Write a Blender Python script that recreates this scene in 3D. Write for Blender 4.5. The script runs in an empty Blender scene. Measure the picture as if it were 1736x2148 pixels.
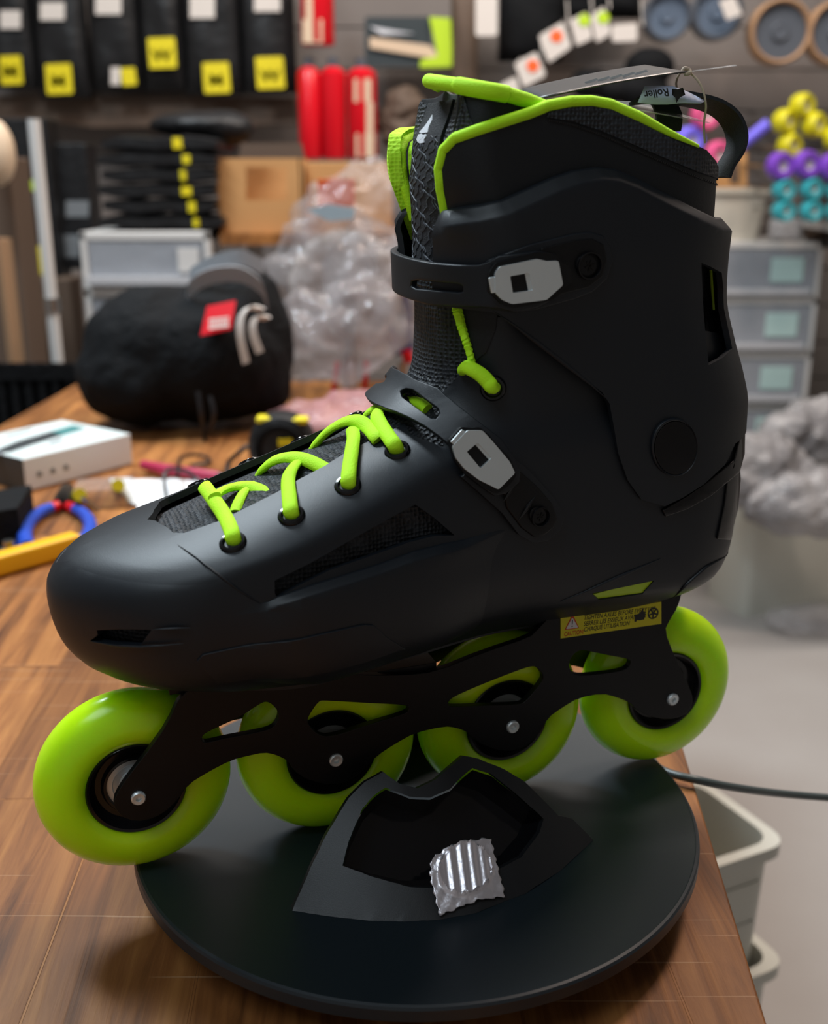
import bpy, bmesh, math, random
import numpy as np
from mathutils import Vector, Matrix
from mathutils.bvhtree import BVHTree
from mathutils.geometry import delaunay_2d_cdt
random.seed(7); RNG = np.random.RandomState(7)
SC = bpy.context.scene; COL = SC.collection

# ------------------------------------------------------------------ camera, world, lights, exposure
CAMZ = 1.051; F_PX = 2280.7; CX, CY = 868.0, 1074.0; PITCH = 0.304
cam = bpy.data.cameras.new('camera'); co = bpy.data.objects.new('camera', cam); COL.objects.link(co)
cam.sensor_fit = 'HORIZONTAL'; cam.sensor_width = 36.0; cam.lens = F_PX / 1736 * 36.0
co.location = (0, 0, CAMZ); co.rotation_euler = (math.pi / 2 - PITCH, 0, 0)
cam.clip_start = 0.01
cam.dof.use_dof = True; cam.dof.focus_distance = 0.44; cam.dof.aperture_fstop = 10.5
SC.camera = co
SC.view_settings.view_transform = 'Standard'; SC.view_settings.look = 'None'
SC.view_settings.exposure = 0.0; SC.view_settings.gamma = 1.0; SC.view_settings.use_curve_mapping = False
wd = bpy.data.worlds.new('world'); SC.world = wd; wd.use_nodes = True
wd.node_tree.nodes['Background'].inputs[0].default_value = (0.55, 0.6, 0.68, 1); wd.node_tree.nodes['Background'].inputs[1].default_value = 0.12

def area(name, loc, target, size, power, col, sy=None):
    l = bpy.data.lights.new(name, 'AREA'); l.energy = power; l.color = col
    l.shape = 'RECTANGLE'; l.size = size; l.size_y = sy or size
    o = bpy.data.objects.new(name, l); COL.objects.link(o); o.location = loc
    o.rotation_euler = (Vector(target) - Vector(loc)).to_track_quat('-Z', 'Y').to_euler(); return o
area('ceiling_or_fill_light', (-0.75, 1.15, 2.6), (-0.1, 0.5, 0.75), 0.25, 58, (0.78, 0.91, 1.0), 0.9)
area('ceiling_or_fill_light', (0.8, 1.3, 2.6), (0.1, 0.6, 0.75), 0.3, 24, (1.0, 0.80, 0.68), 0.3)
area('ceiling_or_fill_light', (-0.6, -0.3, 2.6), (-0.1, 0.45, 0.75), 0.8, 17, (0.78, 0.91, 1.0), 1.2)  # added soft frontal fill for wheels and near side, not a known lamp
area('ceiling_or_fill_light', (0.3, 1.9, 2.62), (0.2, 2.6, 0.8), 2.4, 46, (1.0, 0.93, 0.86), 0.3)

# ------------------------------------------------------------------ camera geometry (metres relative to the camera, then world)
cp_, sp_ = math.cos(PITCH), math.sin(PITCH)
CAM = np.array([0, 0, CAMZ])
def ray(x, y):
    a, b = (x - CX) / F_PX, (y - CY) / F_PX
    return np.array([a, cp_ - b * sp_, -sp_ - b * cp_])
def on_z(x, y, z):
    r = ray(x, y); return CAM + r * ((z - CAMZ) / r[2])
def at_y(x, y, Y):
    r = ray(x, y); return CAM + r * (Y / r[1])

# ------------------------------------------------------------------ helpers
def tag(o, label=None, cat=None, group=None, kind=None):
    if label: o['label'] = label
    if cat: o['category'] = cat
    if group: o['group'] = group
    if kind: o['kind'] = kind
    return o
def link(name, me, mat=None, parent=None, smooth=True):
    o = bpy.data.objects.new(name, me); COL.objects.link(o)
    if mat is not None and len(me.materials) == 0: me.materials.append(mat)
    if parent is not None: o.parent = parent
    if smooth: me.shade_smooth()
    return o
def empty(name, loc=(0, 0, 0), rz=0.0):
    o = bpy.data.objects.new(name, None); COL.objects.link(o); o.location = loc; o.rotation_euler = (0, 0, rz)
    o.empty_display_size = 0.02; return o
def mesh_from(verts, faces, name='m'):
    me = bpy.data.meshes.new(name); me.from_pydata([tuple(map(float, v)) for v in verts], [], [tuple(int(i) for i in f) for f in faces]); me.validate(); me.update(); return me
def sharp(o, deg=35):
    o.data.set_sharp_from_angle(angle=math.radians(deg)); return o
def bevel(o, width, seg=2, ang=40):
    m = o.modifiers.new('bevel', 'BEVEL'); m.width = width; m.segments = seg; m.limit_method = 'ANGLE'; m.angle_limit = math.radians(ang)
    m.use_clamp_overlap = True
    w = o.modifiers.new('wn', 'WEIGHTED_NORMAL'); w.keep_sharp = False
    return o
def bm_obj(name, bm, mat, parent=None, sm=True, sharp_deg=35, fixn=True):
    if fixn: bmesh.ops.recalc_face_normals(bm, faces=bm.faces)
    me = bpy.data.meshes.new(name); bm.to_mesh(me); bm.free()
    o = link(name, me, mat, parent, sm)
    if sm: sharp(o, sharp_deg)
    return o
def add_box(bm, c, s, rz=0, M=None):
    m = Matrix.Translation(Vector(c)) @ Matrix.Rotation(rz, 4, 'Z') @ Matrix.Diagonal((s[0], s[1], s[2], 1))
    if M is not None: m = M @ m
    return bmesh.ops.create_cube(bm, size=1.0, matrix=m)['verts']
def add_cyl(bm, p0, p1, r0, r1=None, seg=24, caps=True):
    p0, p1 = Vector(p0), Vector(p1); d = p1 - p0
    m = Matrix.Translation((p0 + p1) / 2) @ d.to_track_quat('Z', 'Y').to_matrix().to_4x4()
    return bmesh.ops.create_cone(bm, cap_ends=caps, segments=seg, radius1=r0, radius2=r0 if r1 is None else r1, depth=d.length, matrix=m)['verts']
def add_lathe(bm, prof, seg=48, M=None, close=False):
    """prof: (r, z) around Z."""
    rings = []
    for r, z in prof:
        if r < 1e-6: rings.append([bm.verts.new((0, 0, z))])
        else: rings.append([bm.verts.new((r * math.cos(2 * math.pi * k / seg), r * math.sin(2 * math.pi * k / seg), z)) for k in range(seg)])
    pairs = list(zip(rings[:-1], rings[1:]))
    if close: pairs.append((rings[-1], rings[0]))
    for a, b in pairs:
        for k in range(seg):
            k2 = (k + 1) % seg
            if len(a) == 1 and len(b) == 1: continue
            if len(a) == 1: bm.faces.new((a[0], b[k], b[k2]))
            elif len(b) == 1: bm.faces.new((a[k], a[k2], b[0]))
            else: bm.faces.new((a[k], a[k2], b[k2], b[k]))
    vs = [v for r in rings for v in r]
    if M is not None: bmesh.ops.transform(bm, matrix=M, verts=vs)
    return vs
def add_tube(bm, pts, r, seg=10, ry=None, normals=None, caps=True, squash=None):
    pts = [Vector(p) for p in pts]; n = len(pts); rings = []
    up = None
    for i, p in enumerate(pts):
        d = (pts[min(i + 1, n - 1)] - pts[max(i - 1, 0)]).normalized()
        if normals is not None: up = Vector(normals[i])
        elif up is None: up = Vector((0, 0, 1)) if abs(d.z) < 0.9 else Vector((1, 0, 0))
        up = (up - d * up.dot(d)); up = up.normalized() if up.length > 1e-6 else Vector((1, 0, 0))
        s = d.cross(up)
        ra = r[i] if isinstance(r, (list, tuple)) else r
        rb = ra if ry is None else ry
        rings.append([bm.verts.new(p + s * (ra * math.cos(2 * math.pi * k / seg)) + up * (rb * math.sin(2 * math.pi * k / seg))) for k in range(seg)])
    for a, b in zip(rings[:-1], rings[1:]):
        for k in range(seg):
            k2 = (k + 1) % seg; bm.faces.new((a[k], a[k2], b[k2], b[k]))
    if caps:
        bm.faces.new(list(reversed(rings[0]))); bm.faces.new(rings[-1])
def spline(pts, step=None, n=12):
    P = [Vector(p) for p in pts]; out = []
    for i in range(len(P) - 1):
        p0, p1, p2, p3 = P[max(i - 1, 0)], P[i], P[i + 1], P[min(i + 2, len(P) - 1)]
        for k in range(n):
            t = k / n
            out.append(0.5 * ((2 * p1) + (p2 - p0) * t + (2 * p0 - 5 * p1 + 4 * p2 - p3) * t * t + (3 * p1 - p0 - 3 * p2 + p3) * t ** 3))
    out.append(P[-1]); return out
def prism(bm, poly, holes, thick, M):
    """polygon (2-D points) with holes, extruded from z=0 to z=-thick, then M."""
    loops = [poly] + list(holes); V = []; E = []
    for lp in loops:
        b = len(V); V += [Vector((p[0], p[1])) for p in lp]; E += [(b + i, b + (i + 1) % len(lp)) for i in range(len(lp))]
    r = delaunay_2d_cdt(V, E, [], 0, 1e-7); vo, fo = r[0], r[2]
    tri = []
    for f in fo:
        c = sum((vo[i] for i in f), Vector((0, 0))) / len(f)
        if inside(c, poly) and not any(inside(c, h) for h in holes): tri.append(f)
    top = [bm.verts.new((v.x, v.y, 0)) for v in vo]; bot = [bm.verts.new((v.x, v.y, -thick)) for v in vo]
    cnt = {}
    for f in tri:
        bm.faces.new([top[i] for i in f]); bm.faces.new([bot[i] for i in reversed(f)])
        for a, b in zip(f, list(f[1:]) + [f[0]]): cnt[(a, b)] = 1
    for (a, b) in list(cnt):
        if (b, a) not in cnt: bm.faces.new((top[b], top[a], bot[a], bot[b]))
    vs = top + bot
    bmesh.ops.transform(bm, matrix=M, verts=vs)
    bmesh.ops.delete(bm, geom=[v for v in vs if not v.link_faces], context='VERTS')
def inside(p, poly):
    x, y = p[0], p[1]; c = False; n = len(poly); j = n - 1
    for i in range(n):
        xi, yi = poly[i][0], poly[i][1]; xj, yj = poly[j][0], poly[j][1]
        if (yi > y) != (yj > y) and x < (xj - xi) * (y - yi) / (yj - yi) + xi: c = not c
        j = i
    return c
def round_poly(poly, r, n=4):
    out = []; N = len(poly)
    for i in range(N):
        p = Vector(poly[i][:2]); a = Vector(poly[i - 1][:2]); b = Vector(poly[(i + 1) % N][:2])
        da, db = (a - p), (b - p); rr = min(r, da.length * .45, db.length * .45)
        if da.length < 1e-9 or db.length < 1e-9: out.append(tuple(p)); continue
        s, e = p + da.normalized() * rr, p + db.normalized() * rr
        for k in range(n + 1):
            t = k / n; q = s * (1 - t) ** 2 + p * 2 * t * (1 - t) + e * t * t; out.append((q.x, q.y))
    return out
FONTS = {}
def text_mesh(body, size, depth=0.0, align='LEFT', shear=0.0, bold=0.0):
    c = bpy.data.curves.new('t', 'FONT'); c.body = body; c.size = size; c.extrude = depth; c.align_x = align; c.shear = shear; c.offset = bold
    c.resolution_u = 3
    o = bpy.data.objects.new('t', c); COL.objects.link(o)
    me = bpy.data.meshes.new_from_object(o.evaluated_get(bpy.context.evaluated_depsgraph_get()))
    bpy.data.objects.remove(o); bpy.data.curves.remove(c); me.materials.clear(); return me

# ------------------------------------------------------------------ materials
def mat(name, col, rough=0.5, metal=0.0, spec=0.5, bump=None, bscale=200.0, bdist=0.0005, var=None, coat=0.0, alpha=1.0, trans=0.0, sss=0.0, sssr=(0.01, 0.01, 0.005), emit=None, emit_s=0.0, sheen=0.0, ior=1.45):
    m = bpy.data.materials.new(name); m.use_nodes = True; nt = m.node_tree; b = nt.nodes['Principled BSDF']
    b.inputs['Base Color'].default_value = (*col, 1); b.inputs['Roughness'].default_value = rough; b.inputs['Metallic'].default_value = metal
    b.inputs['Specular IOR Level'].default_value = spec; b.inputs['Coat Weight'].default_value = coat; b.inputs['Alpha'].default_value = alpha
    b.inputs['Transmission Weight'].default_value = trans; b.inputs['IOR'].default_value = ior
    if sheen: b.inputs['Sheen Weight'].default_value = sheen
    if sss:
        b.inputs['Subsurface Weight'].default_value = sss; b.inputs['Subsurface Radius'].default_value = sssr; b.inputs['Subsurface Scale'].default_value = 1.0
    if emit: b.inputs['Emission Color'].default_value = (*emit, 1); b.inputs['Emission Strength'].default_value = emit_s
    tc = nt.nodes.new('ShaderNodeTexCoord')
    if bump:
        if bump == 'noise':
            n = nt.nodes.new('ShaderNodeTexNoise'); n.inputs['Scale'].default_value = bscale; n.inputs['Detail'].default_value = 3; out = n.outputs['Fac']
        elif bump == 'voronoi':
            n = nt.nodes.new('ShaderNodeTexVoronoi'); n.inputs['Scale'].default_value = bscale; out = n.outputs['Distance']
        else:
            n = nt.nodes.new('ShaderNodeTexWave'); n.inputs['Scale'].default_value = bscale; n.bands_direction = bump; out = n.outputs['Fac']
        nt.links.new(tc.outputs['Object'], n.inputs['Vector'])
        bp = nt.nodes.new('ShaderNodeBump'); bp.inputs['Distance'].default_value = bdist; bp.inputs['Strength'].default_value = 1.0
        nt.links.new(out, bp.inputs['Height']); nt.links.new(bp.outputs[0], b.inputs['Normal'])
    if var:
        n = nt.nodes.new('ShaderNodeTexNoise'); n.inputs['Scale'].default_value = var[0]; n.inputs['Detail'].default_value = 5
        nt.links.new(tc.outputs['Object'], n.inputs['Vector'])
        r = nt.nodes.new('ShaderNodeValToRGB'); r.color_ramp.elements[0].position = 0.35; r.color_ramp.elements[1].position = 0.65
        r.color_ramp.elements[0].color = (*col, 1); r.color_ramp.elements[1].color = (*var[1], 1)
        nt.links.new(n.outputs['Fac'], r.inputs[0]); nt.links.new(r.outputs[0], b.inputs['Base Color'])
    return m
def mesh_fabric(name, c1, c2, scale, dist, rough=0.8):
    m = mat(name, c1, rough); nt = m.node_tree; b = nt.nodes['Principled BSDF']; tc = nt.nodes['Texture Coordinate']
    v = nt.nodes.new('ShaderNodeTexVoronoi'); v.inputs['Scale'].default_value = scale; v.inputs['Randomness'].default_value = 0.35
    nt.links.new(tc.outputs['Object'], v.inputs['Vector'])
    r = nt.nodes.new('ShaderNodeValToRGB'); r.color_ramp.elements[0].position = 0.25; r.color_ramp.elements[1].position = 0.6
    r.color_ramp.elements[0].color = (*c1, 1); r.color_ramp.elements[1].color = (*c2, 1)
    nt.links.new(v.outputs['Distance'], r.inputs[0]); nt.links.new(r.outputs[0], b.inputs['Base Color'])
    bp = nt.nodes.new('ShaderNodeBump'); bp.inputs['Distance'].default_value = dist; nt.links.new(v.outputs['Distance'], bp.inputs['Height']); nt.links.new(bp.outputs[0], b.inputs['Normal'])
    return m
M = {}
M['shell'] = mat('matte_black_plastic', (0.0048, 0.0075, 0.0115), 0.47, spec=0.5, bump='noise', bscale=2500, bdist=0.00004)
M['frame'] = mat('frame_black', (0.0032, 0.0035, 0.0042), 0.42, spec=0.35, bump='noise', bscale=3000, bdist=0.00003)
M['gloss'] = mat('gloss_black', (0.004, 0.004, 0.005), 0.1, spec=0.5)
M['hub'] = mat('hub_black', (0.006, 0.006, 0.007), 0.16, spec=0.5)
M['steel'] = mat('brushed_steel', (0.72, 0.78, 0.80), 0.42, metal=0.75, bump='noise', bscale=900, bdist=0.00004)
M['darksteel'] = mat('screw_black', (0.03, 0.03, 0.03), 0.3, metal=1.0)
M['urethane'] = mat('lime_urethane', (0.56, 0.95, 0.006), 0.22, spec=0.5, sss=0.85, sssr=(0.010, 0.013, 0.0015))
M['lime'] = mat('lime_cord', (0.50, 0.95, 0.010), 0.75, bump='noise', bscale=1500, bdist=0.0002)
M['limemesh'] = mesh_fabric('lime_lining', (0.42, 0.85, 0.01), (0.55, 1.0, 0.03), 650, 0.0004)
M['limeplastic'] = mat('lime_plastic', (0.40, 0.62, 0.01), 0.4)
M['liner'] = mat('liner_synthetic', (0.006, 0.0075, 0.0095), 0.5, spec=0.4, bump='noise', bscale=1200, bdist=0.0001)
M['mesh'] = mesh_fabric('black_mesh', (0.002, 0.0025, 0.003), (0.018, 0.022, 0.029), 620, 0.0010, 0.6)
M['web'] = mat('webbing', (0.010, 0.011, 0.014), 0.8, bump='noise', bscale=1500, bdist=0.0003)
M['platter'] = mat('platter_black', (0.011, 0.017, 0.022), 0.40, spec=0.5, bump='noise', bscale=300, bdist=0.00003)
M['stand'] = mat('stand_black', (0.008, 0.0085, 0.010), 0.42, spec=0.5, bump='noise', bscale=2500, bdist=0.00003)
M['foil'] = mat('foil', (0.74, 0.70, 0.74), 0.36, metal=0.75, bump='noise', bscale=160, bdist=0.0005)
M['white'] = mat('white_plastic', (0.62, 0.60, 0.58), 0.45)
M['print'] = mat('white_print', (0.6, 0.62, 0.66), 0.5)
M['blackprint'] = mat('black_print', (0.01, 0.01, 0.01), 0.5)

# ------------------------------------------------------------------ skate frame of reference (local: x = toe->heel, y = away from camera, z = up; millimetre maths)
YAW, TL = 0.338, 0.01
SD = np.array([math.cos(YAW) * math.cos(TL), math.sin(YAW) * math.cos(TL), math.sin(TL)])
SN = np.array([math.sin(YAW), -math.cos(YAW), 0.0])
SU = np.cross(SD, SN); SU = SU if SU[2] > 0 else -SU
SO = np.array([-0.1142, 0.3913, -0.23625 + CAMZ]) + SD * 0.1215 - SU * 0.0393
SM = Matrix(((SD[0], -SN[0], SU[0], SO[0]), (SD[1], -SN[1], SU[1], SO[1]), (SD[2], -SN[2], SU[2], SO[2]), (0, 0, 0, 1)))
SMI = SM.inverted()
RO = np.array(SMI @ Vector(CAM)) * 1000
SR = np.array(SMI.to_3x3())
def lray(x, y):
    r = SR @ ray(x, y); return r / np.linalg.norm(r)
def uv(x, y, w=0.0):
    """pixel -> (u, v) on the plane at lateral offset w (mm, + towards camera)."""
    r = lray(x, y); t = (-w - RO[1]) / r[1]; q = RO + r * t; return (q[0], q[2])
def L(u, w, v): return Vector((u * .001, -w * .001, v * .001))

def pchip(xs, ys):
    xs, ys = np.array(xs, float), np.array(ys, float); h = np.diff(xs); dl = np.diff(ys) / h; m = np.zeros(len(xs))
    for i in range(1, len(xs) - 1):
        if dl[i - 1] * dl[i] > 0:
            w1, w2 = 2 * h[i] + h[i - 1], h[i] + 2 * h[i - 1]; m[i] = (w1 + w2) / (w1 / dl[i - 1] + w2 / dl[i])
    m[0], m[-1] = dl[0], dl[-1]
    def f(x):
        x = np.clip(np.asarray(x, float), xs[0], xs[-1]); i = np.clip(np.searchsorted(xs, x) - 1, 0, len(xs) - 2); t = (x - xs[i]) / h[i]
        return ((1 + 2 * t) * (1 - t) ** 2) * ys[i] + t * (1 - t) ** 2 * h[i] * m[i] + t * t * (3 - 2 * t) * ys[i + 1] + t * t * (t - 1) * h[i] * m[i + 1]
    return f
uf = pchip([84, 86, 88, 90, 93, 98, 106, 114, 122, 128, 134, 138.5, 142, 145, 149, 156, 166, 177, 186, 192, 198, 206, 222, 245, 258, 272, 285, 300, 312],
           [-80, -98, -112, -121, -131, -138.5, -143.5, -145.7, -146.5, -146, -143, -138, -130, -119, -105, -85, -57, -29, -14, -6, -1, 1, 2.5, 2, -1, -5, -6, -4, 0])
ub = pchip([84, 86, 88, 92, 98, 106, 115, 130, 150, 165, 178, 190, 205, 222, 245, 258, 280, 312],
           [98, 108, 122, 136, 144, 148.5, 151, 152, 152, 151, 150.5, 147, 141, 135.5, 133.3, 134, 133.5, 130])
af = pchip([84, 110, 140, 165, 185, 198, 215, 312], [50, 52, 56, 60, 54, 36, 26, 26])
ab = pchip([84, 110, 170, 312], [36, 40, 42, 44])
WU = [-150, -110, -60, -10, 40, 90, 155]; WV = [84, 88, 94, 103, 125, 150, 180, 215, 260, 312]
WT = [[24, 31, 32, 21, 12, 13, 15], [28, 37, 38, 27, 16, 17, 19], [32, 43, 46, 34, 23, 24.5, 26], [35, 47, 51, 42.5, 33, 33.5, 33], [36, 49, 53, 46, 39, 36.5, 35],
      [34, 46, 50, 45, 40, 37.5, 36], [30, 38, 42, 42, 40, 38.5, 37], [36, 38, 40, 40, 40, 39, 38], [38, 40, 41, 41, 41, 40, 39], [38, 39, 40, 40, 40, 39, 38]]
_rows = [pchip(WU, r) for r in WT]
_ug = np.linspace(-150, 155, 123); _vg = np.linspace(84, 312, 115)
_tab = np.zeros((len(_vg), len(_ug)))
for j, u in enumerate(_ug): _tab[:, j] = pchip(WV, [float(r(u)) for r in _rows])(_vg)
def Wf(u, v):
    a = np.clip((np.asarray(u, float) + 150) / 305 * 122, 0, 121.999); b = np.clip((np.asarray(v, float) - 84) / 228 * 114, 0, 113.999)
    i, j = b.astype(int), a.astype(int); fa, fb = a - j, b - i
    return (_tab[i, j] * (1 - fa) + _tab[i, j + 1] * fa) * (1 - fb) + (_tab[i + 1, j] * (1 - fa) + _tab[i + 1, j + 1] * fa) * fb
T1, T2 = 0.30, 0.75
def S0(t, v):
    t = np.asarray(t, float); v = np.asarray(v, float); s = np.sign(t); a = np.abs(t)
    f, b, A, B = uf(v), ub(v), af(v), ab(v)
    ph = np.clip(a / T1, 0, 1) * np.pi / 2; ps = np.clip((1 - a) / (1 - T2), -1, 1) * np.pi / 2
    u = np.where(a < T1, f + A * (1 - np.cos(ph)), np.where(a > T2, b - B * (1 - np.cos(ps)), f + A + (b - B - f - A) * (a - T1) / (T2 - T1)))
    k = np.where(a < T1, np.sin(ph), np.where(a > T2, np.sin(ps), 1.0))
    return np.stack([u, s * k * Wf(u, v), v], -1)          # (u, w, v)
def S(t, v, off=0.0):
    t = np.asarray(t, float); v = np.asarray(v, float); t = np.where(np.abs(t) < 1e-6, 1e-6, t)
    P = S0(t, v); e = 1e-3
    tt = np.clip(np.abs(t), 2e-3, 1 - 2e-3) * np.sign(t)
    dt = S0(tt + e, v) - S0(tt - e, v); dv = S0(tt, np.minimum(v + .3, 312)) - S0(tt, np.maximum(v - .3, 84))
    N = np.cross(dt, dv); N /= np.linalg.norm(N, axis=-1, keepdims=True) + 1e-12
    # orient outwards
    c = np.stack([P[..., 0] - (uf(v) + ub(v)) / 2 * 1.0, P[..., 1] * 3, 0 * v], -1)
    sg = np.sign((N * c).sum(-1, keepdims=True)); sg[sg == 0] = 1; N = N * sg
    return P + N * np.asarray(off)[..., None] if np.ndim(off) else P + N * off
def tofu(u, v, side=1):
    f, b, A, B = float(uf(v)), float(ub(v)), float(af(v)), float(ab(v))
    if u < f + A: a = T1 * math.acos(max(-1, min(1, 1 - (u - f) / A))) / (math.pi / 2)
    elif u > b - B: a = 1 - (1 - T2) * math.acos(max(-1, min(1, 1 - (b - u) / B))) / (math.pi / 2)
    else: a = T1 + (T2 - T1) * (u - f - A) / (b - B - f - A)
    return a * side
_BV = {}
def bvh(off):
    off = round(off, 1)
    if off in _BV: return _BV[off]
    nt, nv = 201, 150
    T = np.concatenate([np.linspace(-1, 1, nt)]); V = np.linspace(84.5, 311.5, nv)
    TT, VV = np.meshgrid(T, V); P = S(TT, VV, off).reshape(-1, 3); tv = np.stack([TT, VV], -1).reshape(-1, 2)
    F = []
    for j in range(nv - 1):
        for i in range(nt - 1):
            a = j * nt + i; F += [(a, a + 1, a + nt + 1), (a, a + nt + 1, a + nt)]
    Pv = [Vector((p[0], -p[1], p[2])) for p in P]
    _BV[off] = (BVHTree.FromPolygons(Pv, F), F, Pv, tv); return _BV[off]
def hit(x, y, off=0.0):
    """pixel -> (t, v) on the boot body surface (nearest surface point if the ray passes it by)."""
    B, F, Pv, tv = bvh(off); r = Vector(lray(x, y)); o = Vector(RO)
    h = B.ray_cast(o, r)
    if h[0] is None:
        best = None
        for k in np.linspace(350, 620, 136):
            q = B.find_nearest(o + r * k)
            if q[0] is not None and (best is None or q[3] < best[3]): best = q
        h = best
    f = F[h[2]]; a, b, c = (Pv[i] for i in f); p = h[0]
    v0, v1, v2 = b - a, c - a, p - a; d00, d01, d11, d20, d21 = v0.dot(v0), v0.dot(v1), v1.dot(v1), v2.dot(v0), v2.dot(v1)
    dn = d00 * d11 - d01 * d01 or 1e-9; wb, wc = (d11 * d20 - d01 * d21) / dn, (d00 * d21 - d01 * d20) / dn
    q = tv[f[0]] * (1 - wb - wc) + tv[f[1]] * wb + tv[f[2]] * wc
    return (float(q[0]), float(q[1]))
def resamp(pts, step=8, closed=False):
    P = list(pts) + ([pts[0]] if closed else []); out = []
    for a, b in zip(P[:-1], P[1:]):
        n = max(1, int(math.hypot(b[0] - a[0], b[1] - a[1]) / step))
        out += [(a[0] + (b[0] - a[0]) * k / n, a[1] + (b[1] - a[1]) * k / n) for k in range(n)]
    if not closed: out.append(P[-1])
    return out
def trace(pts, off=0.0, step=8, closed=False): return [hit(x, y, off) for x, y in resamp(pts, step, closed)]
def SP(t, v, off):
    p = S(np.array([t]), np.array([v]), off)[0]; return L(p[0], p[1], p[2])
KT = 170.0
def resamp_tv(pts, st):
    out = []
    for a, b in zip(pts[:-1], pts[1:]):
        n = max(1, int(math.hypot((b[0] - a[0]) * KT, b[1] - a[1]) / st)); out += [(a[0] + (b[0] - a[0]) * k / n, a[1] + (b[1] - a[1]) * k / n) for k in range(n)]
    return out + [pts[-1]]
def vline(tv):
    q = sorted(tv); ts = np.array([p[0] for p in q]); vs = np.array([p[1] for p in q]); return lambda t: np.interp(np.abs(t), ts, vs)
def panel(name, poly, holes, off, thick, material, parent, mirror=True, step=3.0, bev=0.4, creases=()):
    """curved shell piece covering polygon poly (t, v) of the boot body, off (mm) outside it, with thickness."""
    def dens(lp):
        out = []
        for a, b in zip(lp, lp[1:] + lp[:1]):
            n = max(1, int(math.hypot((b[0] - a[0]) * KT, b[1] - a[1]) / (step * .8)))
            out += [((a[0] + (b[0] - a[0]) * k / n) * KT, a[1] + (b[1] - a[1]) * k / n) for k in range(n)]
        return out
    loops = [dens(poly)] + [dens(h) for h in holes]
    V = []; E = []
    for lp in loops:
        b = len(V); V += lp; E += [(b + i, b + (i + 1) % len(lp)) for i in range(len(lp))]
    for cr in creases:
        cp = [(p[0] * KT, p[1]) for p in resamp_tv(cr, step * .8)]; b = len(V); V += cp; E += [(b + i, b + i + 1) for i in range(len(cp) - 1)]
    ba = np.array(V); x0, y0 = ba.min(0); x1, y1 = ba.max(0)
    gx, gy = np.meshgrid(np.arange(x0 + step * .5, x1, step), np.arange(y0 + step * .5, y1, step)); G = np.stack([gx.ravel(), gy.ravel()], 1)
    def ins(G, lp):
        c = np.zeros(len(G), bool); lp = np.array(lp); j = len(lp) - 1
        for i in range(len(lp)):
            xi, yi = lp[i]; xj, yj = lp[j]
            with np.errstate(divide='ignore', invalid='ignore'):
                k = ((yi > G[:, 1]) != (yj > G[:, 1])) & (G[:, 0] < (xj - xi) * (G[:, 1] - yi) / (yj - yi if yj != yi else 1e-12) + xi)
            c ^= k; j = i
        return c
    m = ins(G, loops[0])
    for h in loops[1:]: m &= ~ins(G, h)
    G = G[m]
    if len(G):
        dm = np.min(np.hypot(G[:, None, 0] - ba[None, :, 0], G[:, None, 1] - ba[None, :, 1]), 1); G = G[dm > step * .6]
    allv = [Vector(v) for v in V] + [Vector(g) for g in G]
    r = delaunay_2d_cdt(allv, E, [], 0, 1e-5); vo = np.array([(v[0], v[1]) for v in r[0]]); tri = np.array([f for f in r[2]])
    cen = vo[tri].mean(1); k = ins(cen, loops[0])
    for h in loops[1:]: k &= ~ins(cen, h)
    tri = tri[k]
    t = vo[:, 0] / KT; v = vo[:, 1]
    fo = off(t, v) if callable(off) else off
    fi = (off(t, v) - thick) if callable(off) else off - thick
    def build(sgn):
        o = S(t * sgn, v, fo); i = S(t * sgn, v, fi); return o, i
    bm = bmesh.new()
    for sgn in ((1, -1) if mirror else (1,)):
        o, i = build(sgn)
        if mirror:
            z = (np.abs(t) < 1e-4) | (np.abs(t - 1) < 1e-4); o[z, 1] = 0; i[z, 1] = 0
        ov = [bm.verts.new(L(*p)) for p in o]; iv = [bm.verts.new(L(*p)) for p in i]
        cnt = {}
        for f in tri:
            a, b, c = f if sgn > 0 else f[::-1]
            bm.faces.new((ov[a], ov[b], ov[c])); bm.faces.new((iv[c], iv[b], iv[a]))
            for p, q in ((a, b), (b, c), (c, a)): cnt[(p, q)] = 1
        for (a, b) in list(cnt):
            if (b, a) not in cnt:
                if mirror and ((abs(t[a]) < 1e-4 and abs(t[b]) < 1e-4) or (abs(t[a] - 1) < 1e-4 and abs(t[b] - 1) < 1e-4)): continue
                bm.faces.new((ov[b], ov[a], iv[a], iv[b]))
    bmesh.ops.delete(bm, geom=[x for x in bm.verts if not x.link_faces], context='VERTS')
    bmesh.ops.remove_doubles(bm, verts=bm.verts, dist=1e-6)
    bmesh.ops.recalc_face_normals(bm, faces=bm.faces)
    me = bpy.data.meshes.new(name); bm.to_mesh(me); bm.free()
    o = link(name, me, material, parent)
    if bev: bevel(o, bev * .001, 2, 50)
    else: sharp(o, 45)
    return o
def cord(name, pts3, nrm, ra, rb, material, parent, n=6, seg=12):
    P = spline(pts3, n=n); N = spline(nrm, n=n) if nrm else None
    bm = bmesh.new(); add_tube(bm, P, ra, seg=seg, ry=rb, normals=N); return bm_obj(name, bm, material, parent)
def plane_at(x, y, off):
    """tangent frame of the boot surface under a pixel: origin and normal in local metres."""
    t, v = hit(x, y, off); p = SP(t, v, off); n = (SP(t, v, off + 1) - p).normalized(); return p, n
def on_plane(x, y, p, n):
    r = Vector(lray(x, y)); o = Vector(RO) * .001; return o + r * ((p - o).dot(n) / r.dot(n))
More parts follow.
